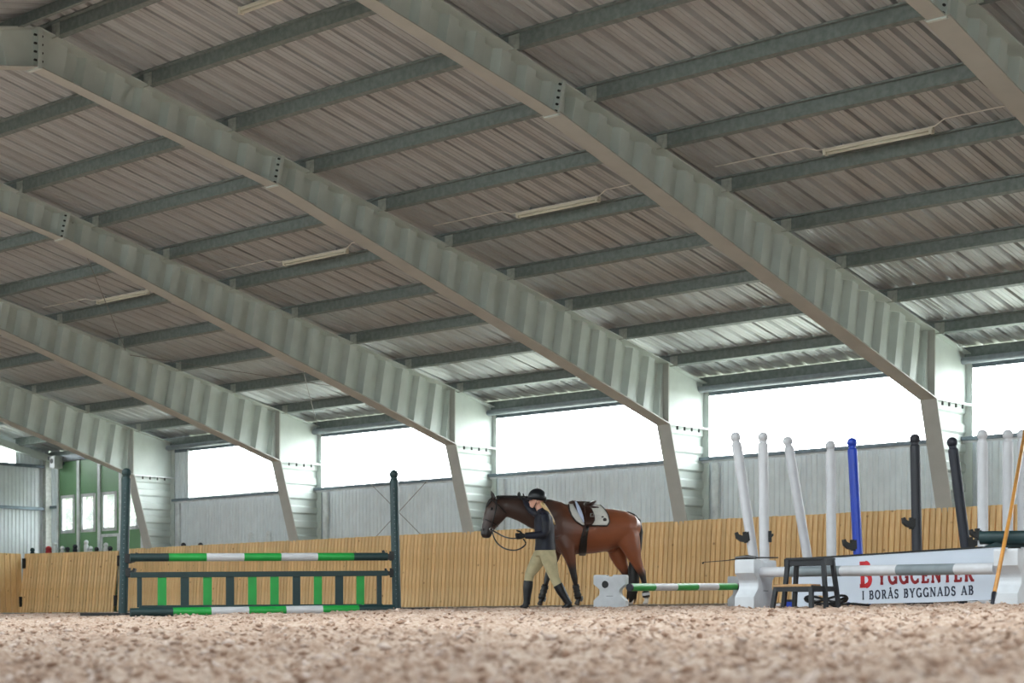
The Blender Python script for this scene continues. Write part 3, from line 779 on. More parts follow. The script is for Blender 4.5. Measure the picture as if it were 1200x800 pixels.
# stands stored between the kickboard and the wall; only their tops show
BK = [(38, 643, 'dark_green', 'dark green stand top left of the red one behind the kickboard gate'), (57, 641, 'red', 'red stand top behind the kickboard gate'),
      (64, 637, 'white_pole', 'white stand top beside the red one behind the gate'), (73, 641, 'white_pole', 'lower white stand top behind the gate, right of the tall one'),
      (79, 642, 'black_post', 'dark stand top between two white ones behind the gate'), (88, 639, 'navy', 'navy stand top in the middle of the row behind the gate'),
      (101, 634, 'white_pole', 'tallest white stand top behind the gate'), (106, 641, 'white_pole', 'short white stand top beside the tallest one'), (113, 642, 'black_post', 'black stand top right of the tallest white one'),
      (124, 637, 'white_pole', 'white stand top before the wicket door'), (129, 641, 'black_post', 'black stand top before the wicket door'),
      (215, 637, 'black_post', 'left of two black stand tops above the striped fence'), (235, 637, 'black_post', 'right of two black stand tops above the striped fence'),
      (294, 625, 'white_pole', 'left of two white stand tops above the striped fence'), (315, 623, 'white_pole', 'right of two white stand tops above the striped fence')]
for k, (px, py, m, lab) in enumerate(BK):
    y = 24.85 if px < 50 else 25.16 + .06 * (k % 3); x = on_y(px, y); d = float(np.dot(FV, (x, y, 0))); zt_ = (HZ - py + 1.5) / FPX * d
    stand('jump_stand', 0, 0, zt_ - .356, 'white_trim' if m == 'white_pole' else m, lab, base=(.07, .07), group='stands stored behind the kickboard', loc=(x, y, .356), r=.075 if m == 'red' else .055)

# ================================================================== POLES
def pole(p, q, bands, r, label, group=None, name='jump_pole', caps=None):
    p, q = Vector(p), Vector(q); o_ = (p + q) / 2
    mats = []; b = MB(); tot = sum(k for _, k in bands); s = 0
    for m, k in bands:
        if m not in mats: mats.append(m)
        a_, c_ = p.lerp(q, s / tot) - o_, p.lerp(q, (s + k) / tot) - o_
        b.tube([a_, c_], r, 18, mats.index(m)); s += k
    o = b.build(name, mats, loc=o_); autosmooth(o, 50)
    return tag(o, label, 'pole', group)
def px3(px, py, d): p = FV * d + RV * d * (px - 600) / FPX; return Vector((p[0], p[1], (HZ - py) / FPX * d))
g, wh = 'green', 'white_pole'
pole(px3(152.5, 653, 21.0), px3(454, 652, 21.9), [(DG, 1), (g, 1), (wh, 1), (g, 1), (wh, 1), (g, 1), (DG, .95)], .047, 'green and white striped top pole of the fence')
pole(px3(152.5, 717.5, 20.75), px3(462, 713, 21.75), [(DG, 1.1), (g, 1), (wh, 1), (g, 1), (wh, 1), (g, 1), (DG, 1)], .05, 'green and white ground pole half sunk under the fence gate')
pole(px3(737.5, 688, 24.75), px3(866.5, 687, 27.55), [('navy', .05), (g, 1), (wh, 1), (g, 1), (wh, 1), (g, .95), ('black', .24)], .052, 'short green and white pole between two low white blocks')
pole(px3(890, 670.3, 17.05), px3(1167, 666, 14.95), [(wh, 1), ('grey_pole', 1.55), (wh, 1.6), ('grey_pole', 1.55), (wh, 1)], .047, 'white and grey pole held by two white blocks before the sign')
pole(px3(1149, 630, 15.15), px3(1290, 628, 14.7), [(DG, 1)], .055, 'dark green pole lying at the right edge above the sign')
# hanging gate of the fence
gp = empty('jump_gate', (0, 0, 0), 'dark green gate with bright green slats hung below the top pole', 'jump gate')
A3, B3 = px3(153, 673.5, 21.05), px3(454, 671.5, 21.95); A4, B4 = px3(163, 711.5, 21.05), px3(448, 709.5, 21.95)
dirv = (B3 - A3).normalized(); nv = dirv.cross(Vector((0, 0, 1))).normalized()
gp.location = A4
def gbar(p, q, wz, t, m, name): MB().bar(p - A4, q - A4, t, wz).build(name, m, gp, bevel=.004)
gbar(A3, B3, .062, .05, DG, 'top_rail'); gbar(A4, B4, .045, .05, DG, 'bottom_rail')
SL = [(163, 5.5, DG), (188.5, 10, g), (214.5, 9.5, DG), (240.5, 10, g), (266.5, 9.5, DG), (292.5, 10, g), (318.5, 10, g), (344.5, 9, DG), (370, 9.5, g), (395.5, 9.5, DG), (421, 9.5, g), (444, 6, DG)]
for px, wp, m in SL:
    t = (px - 153) / (454 - 153); top = A3.lerp(B3, t); t2 = (px - 163) / (448 - 163); bt = A4.lerp(B4, min(max(t2, 0), 1)); bt = Vector((top.x, top.y, bt.z))
    wd = wp / FPX * 21.4
    b = MB(); b.bar(bt - A4, top - A4, wd, .022, up=nv); b.build('slat', m, gp, bevel=.003)

# ================================================================== BLOCKS
def block(px, d, rz, label, H=.46, holes=()):
    t = empty('jump_block', at(px, d) - Vector((0, 0, .015)), label, 'block', 'white moulded pole blocks', rz=YAW + rz)
    h = .22; D_ = .1; o_ = []
    half = [(h - .012, 0), (h, .015), (h, .115), (h - .03, .145), (h - .075, .185), (h - .085, .215), (h - .085, .245), (h - .075, .27), (h - .03, .31), (h, .335), (h, H - .015), (h - .012, H)]
    prof = half + [(.055, H), (.04, H - .022), (-.04, H - .022), (-.055, H)] + [(-a_, z_) for a_, z_ in half[::-1]]
    b = MB().prism(prof, lambda a_, z_, t_: (a_, t_, z_), -D_, D_)
    o = b.build('body', 'plastic_white', t, bevel=.006); autosmooth(o, 24); h = D_
    MB().box((-.05, -h - .002, H - .03), (.05, h + .002, H + .001)).build('pole_rest', 'grey_pole', t) if False else None
    for hx, hz, rr in holes:
        P = [(rr * math.cos(2 * PI * k / 12) * (1.0 if math.cos(2 * PI * k / 12) > 0 else .85), rr * math.sin(2 * PI * k / 12)) for k in range(12)]
        MB().prism(P, lambda a_, z_, t_: (hx + a_, t_, hz + z_), -h - .004, -h + .03).build('socket', 'black', t)
    MB().box((-.04, -h - .004, .17), (.05, -h + .004, .178)).build('moulded_mark', 'grey_pole', t)
    return t
block(716, 25.0, -.28, 'low white block in front of the horse hind legs', holes=((-.06, .33, .05),))
block(871, 27.75, -.3, 'low white block at the far end of the green striped pole')
block(885.5, 17.15, .95, 'white block carrying the left end of the grey and white pole')
block(1190, 14.9, .95, 'white block carrying the right end of the grey and white pole', H=.47, holes=((.03, .33, .05),))

# ================================================================== SIGN BOARD
def seg_ribbon(b, pts, t, y0, y1, mi=0):
    """flat stroke of width t along 2d polyline"""
    n = len(pts); Lf, Rg = [], []
    for i in range(n):
        p0 = pts[max(i - 1, 0)]; p1 = pts[min(i + 1, n - 1)]; dx, dz = p1[0] - p0[0], p1[1] - p0[1]; l = math.hypot(dx, dz) or 1
        nx, nz = -dz / l * t / 2, dx / l * t / 2
        Lf.append((pts[i][0] + nx, pts[i][1] + nz)); Rg.append((pts[i][0] - nx, pts[i][1] - nz))
    for i in range(n - 1):
        b.prism([Lf[i], Lf[i + 1], Rg[i + 1], Rg[i]], lambda a_, z_, tt: (a_, tt, z_), y0, y1, mi)
def arc(cx_, cz_, rx, rz_, a0, a1, n=12): return [(cx_ + rx * math.cos(math.radians(lerp(a0, a1, i / n))), cz_ + rz_ * math.sin(math.radians(lerp(a0, a1, i / n)))) for i in range(n + 1)]
def glyph(ch):
    s = .26                                   # serif length
    def ser(x, z): return [(x - s / 2, z), (x + s / 2, z)]
    e0, e1 = .04, .96
    if ch == 'I': return .34, [('S', [(.17, 0), (.17, 1)]), ('T', ser(.17, e0)), ('T', ser(.17, e1))]
    if ch == 'B': return .72, [('S', [(.18, 0), (.18, 1)]), ('T', [(.02, e0), (.4, e0)]), ('T', [(.02, e1), (.38, e1)]), ('T', [(.18, .52), (.4, .52)]),
                               ('S', arc(.36, .74, .2, .22, -90, 90)), ('S', arc(.38, .28, .24, .24, -90, 90))]
    if ch == 'O': return .86, [('S', arc(.43, .5, .34, .46, 0, 360, 24))]
    if ch == 'R': return .78, [('S', [(.18, 0), (.18, 1)]), ('T', ser(.18, e0)), ('T', [(.02, e1), (.38, e1)]), ('T', [(.18, .48), (.38, .48)]), ('S', arc(.36, .72, .22, .24, -90, 90)), ('S', [(.4, .48), (.68, .02)]), ('T', ser(.7, e0))]
    if ch in 'AÅ':
        r = [('T', [(.1, .02), (.42, 1)]), ('S', [(.42, 1), (.74, .02)]), ('T', [(.22, .34), (.62, .34)]), ('T', ser(.1, e0)), ('T', ser(.74, e0))]
        if ch == 'Å': r.append(('T', arc(.42, 1.15, .08, .08, 0, 360, 12)))
        return .84, r
    if ch == 'S': return .62, [('S', arc(.31, .735, .21, .215, 30, 270)), ('S', arc(.31, .27, .23, .24, 90, -150)), ('T', [(.51, .72), (.51, .98)]), ('T', [(.08, .02), (.08, .3)])]
    if ch == 'Y': return .8, [('S', [(.4, 0), (.4, .46)]), ('S', [(.1, 1), (.4, .44)]), ('T', [(.7, 1), (.4, .44)]), ('T', ser(.4, e0)), ('T', ser(.1, e1)), ('T', ser(.7, e1))]
    if ch == 'G': return .84, [('S', arc(.44, .5, .34, .46, 50, 335, 20)), ('S', [(.74, .0), (.74, .42)]), ('T', [(.54, .42), (.84, .42)]), ('T', [(.68, .74), (.68, .98)])]
    if ch == 'N': return .86, [('T', [(.14, 0), (.14, 1)]), ('S', [(.14, 1), (.72, 0)]), ('T', [(.72, 0), (.72, 1)]), ('T', ser(.14, e0)), ('T', ser(.1, e1)), ('T', ser(.72, e1))]
    if ch == 'D': return .82, [('S', [(.18, 0), (.18, 1)]), ('T', [(.02, e0), (.4, e0)]), ('T', [(.02, e1), (.4, e1)]), ('S', arc(.36, .5, .36, .46, -90, 90, 16))]
    if ch == 'C': return .8, [('S', arc(.44, .5, .34, .46, 45, 315, 20)), ('T', [(.68, .7), (.68, .98)]), ('T', [(.68, .02), (.68, .3)])]
    if ch == 'E': return .7, [('S', [(.18, 0), (.18, 1)]), ('T', [(.02, e0), (.6, e0)]), ('T', [(.02, e1), (.58, e1)]), ('T', [(.18, .52), (.44, .52)]), ('T', [(.6, 0), (.6, .26)]), ('T', [(.58, .74), (.58, 1)]), ('T', [(.44, .4), (.44, .64)])]
    if ch == 'T': return .74, [('S', [(.37, 0), (.37, 1)]), ('T', ser(.37, e0)), ('T', [(.06, e1), (.68, e1)]), ('T', [(.07, .72), (.07, 1)]), ('T', [(.67, .72), (.67, 1)])]
    return .4, []
def write(txt, m, parent, x, h, x1, thick, thin):
    ws = [glyph(c)[0] * h for c in txt]; sp_ = (x1 - x - sum(ws)) / max(len(txt) - 1, 1)
    for i, c in enumerate(txt):
        if c != ' ':
            b = MB()
            for kind, pts in glyph(c)[1]:
                seg_ribbon(b, [(px_ * h, pz * h) for px_, pz in pts], (thick if kind == 'S' else thin) * h, 0, .003)
            b.build('letter', m, parent, loc=(x, 0, 0))
        x += ws[i] + sp_
SL_, SR_ = at(927, 18.15), at(1195, 15.75)
SL_.z = SR_.z = 0
sv = SR_ - SL_; sl = sv.length; srz = math.atan2(sv.y, sv.x)
zb_ = .205
sg = empty('sign_board', (SL_.x, SL_.y, zb_), 'white sponsor board with red and navy lettering behind the grey and white pole', 'sign', rz=srz)
def spx(px):   # distance along the board of an image column
    r = FV + RV * (px - 600) / FPX; d_ = np.array([math.cos(srz), math.sin(srz)])
    A_ = np.array([[r[0], -d_[0]], [r[1], -d_[1]]]); k = np.linalg.solve(A_, np.array([SL_.x, SL_.y])); return float(k[1]), float(k[0])
def sz_(px, py): s_, k = spx(px); return s_, (HZ - py) / FPX * k - zb_
def S2(px, py): return sz_(px, py)
out = [S2(928, 712), S2(946, 712), S2(949, 700), S2(957, 697), S2(968, 698.5), S2(985, 702.5), S2(1003, 707.5), S2(1090, 705.5), S2(1158, 702.5), S2(1176, 701), S2(1176, 708), S2(1194, 707.5), S2(1194, 639.5), S2(1060, 647), S2(928, 656)]
o = MB().prism(out, lambda a_, z_, t_: (a_, t_, z_), 0, .03).build('panel', 'sign', sg)
a_, b_ = S2(928, 656), S2(1194, 639.5)
MB().bar((a_[0], .02, a_[1] + .008), (b_[0], .02, b_[1] + .008), .05, .016).build('edge_strip', 'black', sg)
c_ = S2(923, 659.5); MB().box((c_[0] - .03, -.02, c_[1] - .035), (c_[0] + .035, .04, c_[1] + .04)).build('hook', 'black', sg)
for px in (932, 1190):
    c_ = S2(px, 690); MB().box((c_[0] - .02, .03, .0), (c_[0] + .02, .3, .05)).build('strut', 'black', sg)
# lettering follows the board's lower edge
def text_line(m, txt, p0, p1, hpx, thick, thin):
    (x0, z0), (x1, z1) = S2(*p0), S2(*p1); h = hpx / FPX * spx((p0[0] + p1[0]) / 2)[1]
    o = bpy.data.objects.new('lettering', None); COL.objects.link(o); o.parent = sg; o.empty_display_size = .05
    o.location = (x0, -.0035, z0); o.rotation_euler = (0, -math.atan2(z1 - z0, x1 - x0), 0)
    write(txt, m, o, 0, h, x1 - x0, thick, thin)
text_line('maroon', 'YGGCENTER', (1028.5, 684.5), (1141, 680.5), 18, .22, .16)
text_line('red_letter', 'B', (1007.5, 687.5), (1028, 686.5), 28.5, .22, .17)
text_line('ink', 'I BORÅS BYGGNADS AB', (1010.5, 702.5), (1141, 696.5), 10.6, .17, .1)

# ================================================================== SMALL THINGS NEAR THE STOOL
st_ = empty('step_stool', at(944, 16.0) - Vector((0, 0, .01)), 'black wooden two-step stool with worn treads before the sign', 'stool', rz=YAW - .62)
# local -Y is the front
def tread(x0, x1, y0, y1, z, m, name): MB().box((x0, y0, z - .022), (x1, y1, z)).build(name, m, st_, bevel=.004)
def leg(p, q, wd=.036): MB().bar(p, q, wd, wd, up=(0, 1, 0)).build('leg', 'stool', st_, bevel=.003)
tread(-.185, .185, -.02, .2, .45, 'stool', 'upper_tread'); tread(-.175, .175, -.25, -.06, .215, 'tread', 'lower_tread')
for s in (-1, 1):
    leg((s * .215, .21, 0), (s * .17, .17, .43)); leg((s * .205, -.02, 0), (s * .168, .0, .43)); leg((s * .185, -.26, 0), (s * .165, -.225, .2))
    MB().bar((s * .168, -.23, .18), (s * .2, .19, .18), .022, .04).build('side_rail', 'stool', st_); MB().bar((s * .172, .0, .405), (s * .172, .17, .405), .022, .045).build('side_rail', 'stool', st_)
for y, z, hw in ((-.235, .175, .165), (.0, .405, .17), (.18, .405, .17), (.19, .18, .2)):
    MB().bar((-hw, y, z), (hw, y, z), .022, .045).build('cross_rail', 'stool', st_)
bx = empty('blue_box', at(925.5, 16.9) - Vector((0, 0, .02)), 'small blue box on the sand behind the stool legs', 'box', rz=YAW)
MB().box((-.055, -.05, 0), (.055, .05, .075)).build('body', 'blue', bx, bevel=.004); MB().box((-.06, -.055, .075), (.06, .055, .095)).build('lid', 'navy', bx, bevel=.004)
b = MB()
p0 = at(968, 16.9)
for k in range(3):
    P = [(p0.x + (.16 + .02 * k) * math.cos(t) * 1.0, p0.y + (.13 + .02 * k) * math.sin(t), p0.z + .03 + .022 * k + .03 * math.sin(t * 2 + k)) for t in np.linspace(0, 2 * PI, 25)]
    b.tube(P, .011, 7, cap=False)
b.tube([at(980, 16.9) + Vector((0, 0, .02)), at(1000, 16.6) + Vector((0, 0, .03)), at(1020, 16.6) + Vector((0, 0, .012))], .011, 7)
tag(b.build('coiled_cable', 'black', smooth=True), 'black cable coiled on the sand under the sign', 'cable')
# whip lying across the block
P = [px3(825, 658.5, 17.4), px3(850, 656.7, 17.3), px3(862, 655.0, 17.2), px3(880, 653.3, 17.15), px3(912, 653.0, 17.1)]
wp = empty('riding_whip', P[3], 'thin black riding whip lying on top of the left white block', 'whip')
MB().tube([p - P[3] for p in P], [.003, .004, .006, .007, .006], 7).build('shaft', 'leather_black', wp)
MB().tube([px3(862, 654, 17.2) - P[3], px3(876, 652.8, 17.15) - P[3], px3(886, 653.4, 17.1) - P[3]], [.016, .022, .014], 8).build('grip', 'leather_black', wp)
MB().tube([px3(823, 660, 17.4) - P[3], P[0] - P[3]], [.012, .005], 6).build('flap', 'leather_black', wp)
# broom handle leaning at the right
hb = px3(1162.5, 709, 14.1); ht = hb + (px3(1178.2, 626, 14.88) - hb) * 2.7
bh = empty('broom_handle', hb, 'orange wooden handle with navy tip leaning before the right white block', 'handle')
MB().tube([(ht - hb) * .055, (ht - hb) * .5 + Vector((.01, 0, 0)), ht - hb], .0165, 10).build('shaft', 'handle', bh, smooth=True)
MB().tube([(0, 0, 0), (ht - hb) * .06], [.014, .021], 10).build('tip', 'navy', bh, smooth=True)
gs = empty('green_cup_bracket', px3(1180, 641, 15.08), 'dark green bracket under the pole at the right edge', 'bracket', rz=YAW)
MB().prism([(-.2, 0), (.25, 0), (.25, .09), (.1, .06), (-.05, .06)], lambda a_, z_, t_: (a_, t_, z_), -.03, .03).build('arm', 'dark_green', gs)
MB().box((.02, -.05, -.12), (.1, .05, .0)).build('post_clamp', 'black', gs)

# ================================================================== HORSE
HK = 26.2 / FPX; AL = .22
hp = at(660, 26.2)
f_h = -RV * math.cos(AL) - FV * math.sin(AL); hrz = math.atan2(f_h[1], f_h[0])
HZ0 = 711.8
def hl(u, v, y=0.): return Vector((((660 - u) * HK + y * math.sin(AL)) / math.cos(AL), y, (HZ0 - v) * HK))
def hs(u, v, a_, lat, y=0.): return (hl(u, v, y), a_ * HK, lat)
TOR = [(643, 621, 13, .13), (648, 620, 21, .19), (655, 619, 28.5, .235), (665, 620.3, 29.5, .265), (680, 620.7, 28.5, .295), (695, 621, 27, .305), (709, 620, 25.5, .30), (722, 618, 22.8, .285), (733, 618, 20.5, .265), (743, 618, 15.5, .22), (749.5, 619, 9, .13)]
hb_ = MB()
hb_.loft([hs(u, v, a_, l) for u, v, a_, l in TOR], (0, 1, 0), 28)
hb_.loft([hs(664, 612, 18, .15), hs(652, 608, 21, .165), hs(640, 604.5, 20, .14), hs(625, 601.5, 18, .115), hs(611, 597.5, 14.3, .098), hs(599, 595.2, 12.3, .09), hs(588, 594, 11, .088), hs(582, 593, 8, .07)], (0, 1, 0), 24)
hb_.loft([hs(588.5, 588.5, 5, .06), hs(585.5, 593.5, 12, .092), hs(581, 602, 13, .105), hs(577, 609, 11.2, .09), hs(573.5, 616, 8.6, .068), hs(570.8, 622.5, 7.2, .058), hs(569.8, 627.5, 6.8, .06), hs(569.5, 631.3, 4, .04)], (0, 1, 0), 20)
for y in (-.055, .055):
    hb_.loft([hs(579.5, 586, 2.6, .028, y), hs(577.6, 581.5, 2.7, .026, y), hs(576, 577.5, 1.2, .012, y * 1.1), hs(575.6, 576, .5, .005, y * 1.1)], (0, 1, 0), 10)
LEGS = {
 'nf': (.15, [(661, 628, 15, .1), (665, 642, 10.5, .095), (667.5, 653, 7.2, .075), (670, 664, 5, .055), (672, 674, 4, .046), (673, 678, 3.8, .046), (674, 684, 2.7, .034), (675.7, 693, 2.5, .03), (677.3, 700, 3.1, .036), (677.2, 704, 2.5, .033)], [(676.6, 705.5, 3.0, .042), (675.6, 711.8, 4.4, .056)]),
 'ff': (-.15, [(652, 628, 13, .1), (651, 642, 9.5, .09), (649, 653, 6.8, .07), (645.5, 664, 4.8, .055), (642.5, 673, 4, .046), (641.5, 677, 3.7, .046), (639.5, 685, 2.7, .034), (636.3, 695, 2.6, .03), (634.8, 701, 3.1, .036), (634, 704.5, 2.5, .033)], [(633.2, 706, 3.0, .042), (632, 711.8, 4.4, .056)]),
 'nh': (.14, [(731, 618, 18, .13), (737, 632, 14.5, .125), (741.5, 645, 10.5, .1), (745.5, 656, 7.3, .075), (750, 666, 5.4, .055), (753.3, 672.5, 4.6, .05), (755, 679, 3.5, .042), (756.6, 689, 2.9, .034), (758, 698, 3.3, .038), (758.6, 703, 2.6, .034)], [(757.6, 705, 3.0, .042), (756.4, 711.8, 4.5, .057)]),
 'fh': (-.14, [(724, 620, 16, .13), (723, 636, 13, .125), (725.5, 648, 10.8, .1), (729.5, 659, 8, .075), (735, 669, 5.6, .055), (739, 675.5, 4.6, .05), (741, 682, 3.5, .042), (742, 691, 2.9, .034), (742.5, 699, 3.2, .038), (742, 703.5, 2.6, .034)], [(741, 705.5, 3.0, .042), (739.8, 711.8, 4.5, .057)])}
for y, up, hoof in LEGS.values():
    hb_.loft([hs(u, v, a_, l, y * (1 if v > 640 else .9)) for u, v, a_, l in up + hoof[:1] + [(hoof[1][0], 709, hoof[1][2] * .8, hoof[1][3] * .8)]], (0, 1, 0), 16)
for s, (u, v) in ((.14, (755.5, 668.5)), (-.14, (741.5, 672))):      # hock points
    hb_.loft([hs(u - 3.5, v - 3, 2.2, .03, s), hs(u, v, 2.2, .028, s), hs(u + .6, v + 4, 2, .025, s)], (0, 1, 0), 10)
hb_.ball(hl(716, 642, 0), .07, sc=(1.2, .8, .9))
hme = fuse(hb_, .016, 5, .5)
# coat colours: bay with black points and white hind socks
ca = hme.color_attributes.new('coat', 'FLOAT_COLOR', 'POINT')
co = np.empty(len(hme.vertices) * 3, np.float32); hme.vertices.foreach_get('co', co); co = co.reshape(-1, 3)
u_ = 660 - (co[:, 0] * math.cos(AL) - co[:, 1] * math.sin(AL)) / HK; v_ = HZ0 - co[:, 2] / HK
body = np.array(lin((138, 76, 46))); dark = np.array(lin((62, 42, 35))); blk = np.array(lin((26, 21, 21))); wht = np.array(lin((228, 220, 210)))
def sm(a_, b_, x): t = np.clip((x - a_) / (b_ - a_), 0, 1); return (t * t * (3 - 2 * t))[:, None]
c = dark + (body - dark) * sm(636, 700, u_)
c = c + (blk - c) * sm(-.0, 1, (v_ - np.where(u_ < 700, 655, 662)) / 14) * 1.0
c = c + (blk - c) * (sm(612, 628, v_) * (1 - sm(576, 584, u_))) * .85
c = c + (blk - c) * (1 - sm(0, 2.5, (v_ - 586) * 1.0 + 0 * u_)) * (1 - sm(640, 660, u_)) * .8
c = c + (wht - c) * (sm(699.5, 701.5, v_) * sm(700, 715, u_))
hoofc = np.array(lin((60, 50, 44))); c = c + (hoofc - c) * sm(706, 707.5, v_) * (1 - .4 * sm(700, 715, u_))
ca.data.foreach_set('color', np.concatenate([c, np.ones((len(c), 1))], 1).astype(np.float32).ravel())
mh_ = bpy.data.materials.new('bay_coat'); mh_.use_nodes = True
nt = mh_.node_tree; b_ = nt.nodes['Principled BSDF']; at_ = nt.nodes.new('ShaderNodeAttribute'); at_.attribute_name = 'coat'
nz_ = nt.nodes.new('ShaderNodeTexNoise'); nz_.inputs['Scale'].default_value = 9; mx_ = nt.nodes.new('ShaderNodeMix'); mx_.data_type = 'RGBA'; mx_.blend_type = 'MULTIPLY'
rp_ = nt.nodes.new('ShaderNodeMapRange'); rp_.inputs['To Min'].default_value = .8; rp_.inputs['To Max'].default_value = 1.15
nt.links.new(nz_.outputs['Fac'], rp_.inputs['Value']); cb_ = nt.nodes.new('ShaderNodeCombineColor')
for k in range(3): nt.links.new(rp_.outputs['Result'], cb_.inputs[k])
mx_.inputs['Factor'].default_value = 1; nt.links.new(at_.outputs['Color'], mx_.inputs['A']); nt.links.new(cb_.outputs['Color'], mx_.inputs['B']); nt.links.new(mx_.outputs['Result'], b_.inputs['Base Color'])
b_.inputs['Roughness'].default_value = .38; b_.inputs['Specular IOR Level'].default_value = .55; b_.inputs['Sheen Weight'].default_value = .05
hme.materials.append(mh_); hme.name = 'horse'
hz_g = (HZ - HZ0) / FPX * 26.2
horse = link('horse', hme, None, (hp.x, hp.y, hz_g), hrz)
tag(horse, 'saddled bay horse with white hind socks walking left along the kickboard', 'horse')
def hpart(mb_, name, m, parent=horse, smooth=True): return mb_.build(name, m, parent, smooth=smooth)
# mane: hanging locks on the crest; forelock
b = MB()
for k in range(30):
    t = k / 29; u = lerp(583, 655, t); v = np.interp(u, [580, 600, 612, 625, 640, 655], [583.5, 583, 583.2, 584.2, 587, 591])
    b.loft([hs(u - 1, v - .2, 1.3, .03), hs(u + 1.5, v - .5, 1.5, .034), hs(u + 4, v + .3, 1.2, .03)], (0, 1, 0), 8)
    ln = random.uniform(7, 11); lt = lerp(.06, .13, t)
    b.loft([hs(u, v - .3, 1.5, .016, -.01), hs(u + .8, v + ln * .4, 1.7, .014, -lt), hs(u + 1.4, v + ln, .6, .006, -lt * 1.25)], (1, 0, .1), 8)
b.loft([hs(580, 583.5, 2, .05), hs(574.5, 588, 2.2, .045), hs(571.2, 594, 1.6, .03), hs(569.8, 598, .6, .01)], (0, 1, 0), 10)
hpart(b, 'mane', 'mane')
b = MB(); b.loft([hs(736, 600, 2.4, .05), hs(743, 603.2, 3, .05), hs(749, 609, 3.5, .055), hs(751, 622, 4, .06), hs(748.5, 640, 5, .07), hs(745, 655, 6, .075), hs(743.5, 668, 6.8, .08), hs(743.5, 682, 7, .085), hs(742.5, 693, 6, .075), hs(741, 701, 3.2, .04), hs(740, 705.5, .8, .01)], (0, 1, 0), 16)
for k in range(14):
    o = random.uniform(-5, 5); y = random.uniform(-.06, .06); b.loft([hs(746 + o * .4, 650, 1.6, .02, y), hs(743 + o, 680, 1.5, .018, y), hs(741 + o * 1.1, random.uniform(696, 707), .4, .005, y)], (0, 1, 0), 6)
hpart(b, 'tail', 'mane')
def wrap(leg_, v0, v1, k, name, m, lat=1.):
    y, up, hoof = LEGS[leg_]; S = up + hoof
    vv = np.array([q[1] for q in S]); f = lambda v, i: float(np.interp(v, vv, [q[i] for q in S]))
    b = MB(); b.loft([hs(f(v, 0), v, f(v, 2) * 1.05 + k, f(v, 3) + k * HK * lat, y) for v in np.linspace(v0, v1, 7)], (0, 1, 0), 16)
    o = hpart(b, name, m); return o
for lg in ('nf', 'ff'):
    o = wrap(lg, 685, 701.5, 1.1, 'tendon_boot', 'leather_black'); tag(o, 'black strapped tendon boot')
    for v in (688, 692.5, 697): 
        wrap(lg, v - .7, v + .7, 1.6, 'strap', 'black').parent = o
    y, up, hoof = LEGS[lg]; u = float(np.interp(703, [q[1] for q in up], [q[0] for q in up]))
    b = MB(); b.loft([hs(u + 3.6, 698.5, 1.7, .03, y), hs(u + 4.2, 701.5, 1.8, .034, y), hs(u + 3.2, 704.5, 1.2, .028, y)], (0, 1, 0), 10); b.build('fetlock_pad', 'grey_pole', o, smooth=True)
for lg in ('nh', 'fh'):
    o = wrap(lg, 692.5, 699.5, 1.0, 'fetlock_boot', 'leather_black'); wrap(lg, 694, 697.2, 1.5, 'white_band', 'white_pole').parent = o
# eye, nostril
for y in (.094, -.094): 
    b = MB(); b.ball(hl(576.5, 597.5, y), .019, 10); hpart(b, 'eye', 'leather_black')
for y in (.05, -.05):
    b = MB(); b.ball(hl(566.8, 621.5, y), .014, 8, sc=(1, .7, 1.3)); hpart(b, 'nostril', 'leather_black')

# ---- tack, fitted over the trunk
tu = np.array([q[0] for q in TOR])
def trunk(u, v, off, side):
    """point on the trunk's near (+1) or far (-1) flank seen at height v"""
    c_, h_, l_ = (float(np.interp(u, tu, [q[i] for q in TOR])) for i in (1, 2, 3))
    t = max(-1, min(1, (v - c_) / h_)); y = side * (l_ * math.sqrt(max(0, 1 - t * t)))
    nz = -t * h_ * HK; p = hl(u, v, 0); n_ = Vector((0, y / l_ ** 2, -t / (h_ * HK))).normalized()
    q = Vector((p.x + y * math.sin(AL) / math.cos(AL) * (1 if side > 0 else 0) - (0 if side > 0 else y * math.tan(AL)), y, p.z)) + n_ * off
    return q
def patch(vs, lf, rt, off, name, m, parent, nu=12, thick=.02, piping=None):
    """saddle-shaped sheet over both flanks; lf / rt give its front and rear edge at each height"""
    vv = [q for q in vs]; rows = []
    top = min(vv)
    for side in (1, -1):
        rr = []
        for v in vv:
            a_, c_ = np.interp(v, *zip(*lf)), np.interp(v, *zip(*rt))
            rr.append([trunk(lerp(a_, c_, k / nu), v, off, side) for k in range(nu + 1)])
        rows.append(rr)
    allr = rows[0][::-1] + [[(a_ + c_) / 2 + Vector((0, 0, .012)) for a_, c_ in zip(rows[0][0], rows[1][0])]] + rows[1]
    b = MB().sheet(allr); o = b.build(name, m, parent, smooth=True)
    md = o.modifiers.new('t', 'SOLIDIFY'); md.thickness = thick; md.offset = 0
    if piping:
        edge = [r_[0] for r_ in rows[0]] + rows[0][-1][1:] + [r_[-1] for r_ in rows[0]][::-1][1:]
        MB().tube(edge, .012, 6).build('piping', piping, o, smooth=True)
    return o
sd0 = (hp.x, hp.y, hz_g)
pad = empty('saddle_pad', sd0, 'white quilted saddle pad with dark piping under the saddle', 'saddle pad', rz=hrz)
po = patch([593, 595, 597, 600, 603, 606, 609, 612, 614.5, 617], [(592, 666), (600, 666.5), (606, 669), (612, 673.5), (617, 681)], [(592, 703), (597, 707), (602, 710.5), (607, 712.5), (613, 713.3), (617, 710)], .02, 'cloth', 'pad', pad, thick=.014, piping='pad_edge')
e = trunk(707.5, 610.5, .032, 1); MB().ball(e, .028, 10, sc=(1, .2, .9)).build('emblem', 'pad_edge', pad); 
e = trunk(705, 607.5, .03, 1); MB().ball(e, .02, 8, sc=(1, .2, .6)).build('emblem', 'pad_edge', pad)
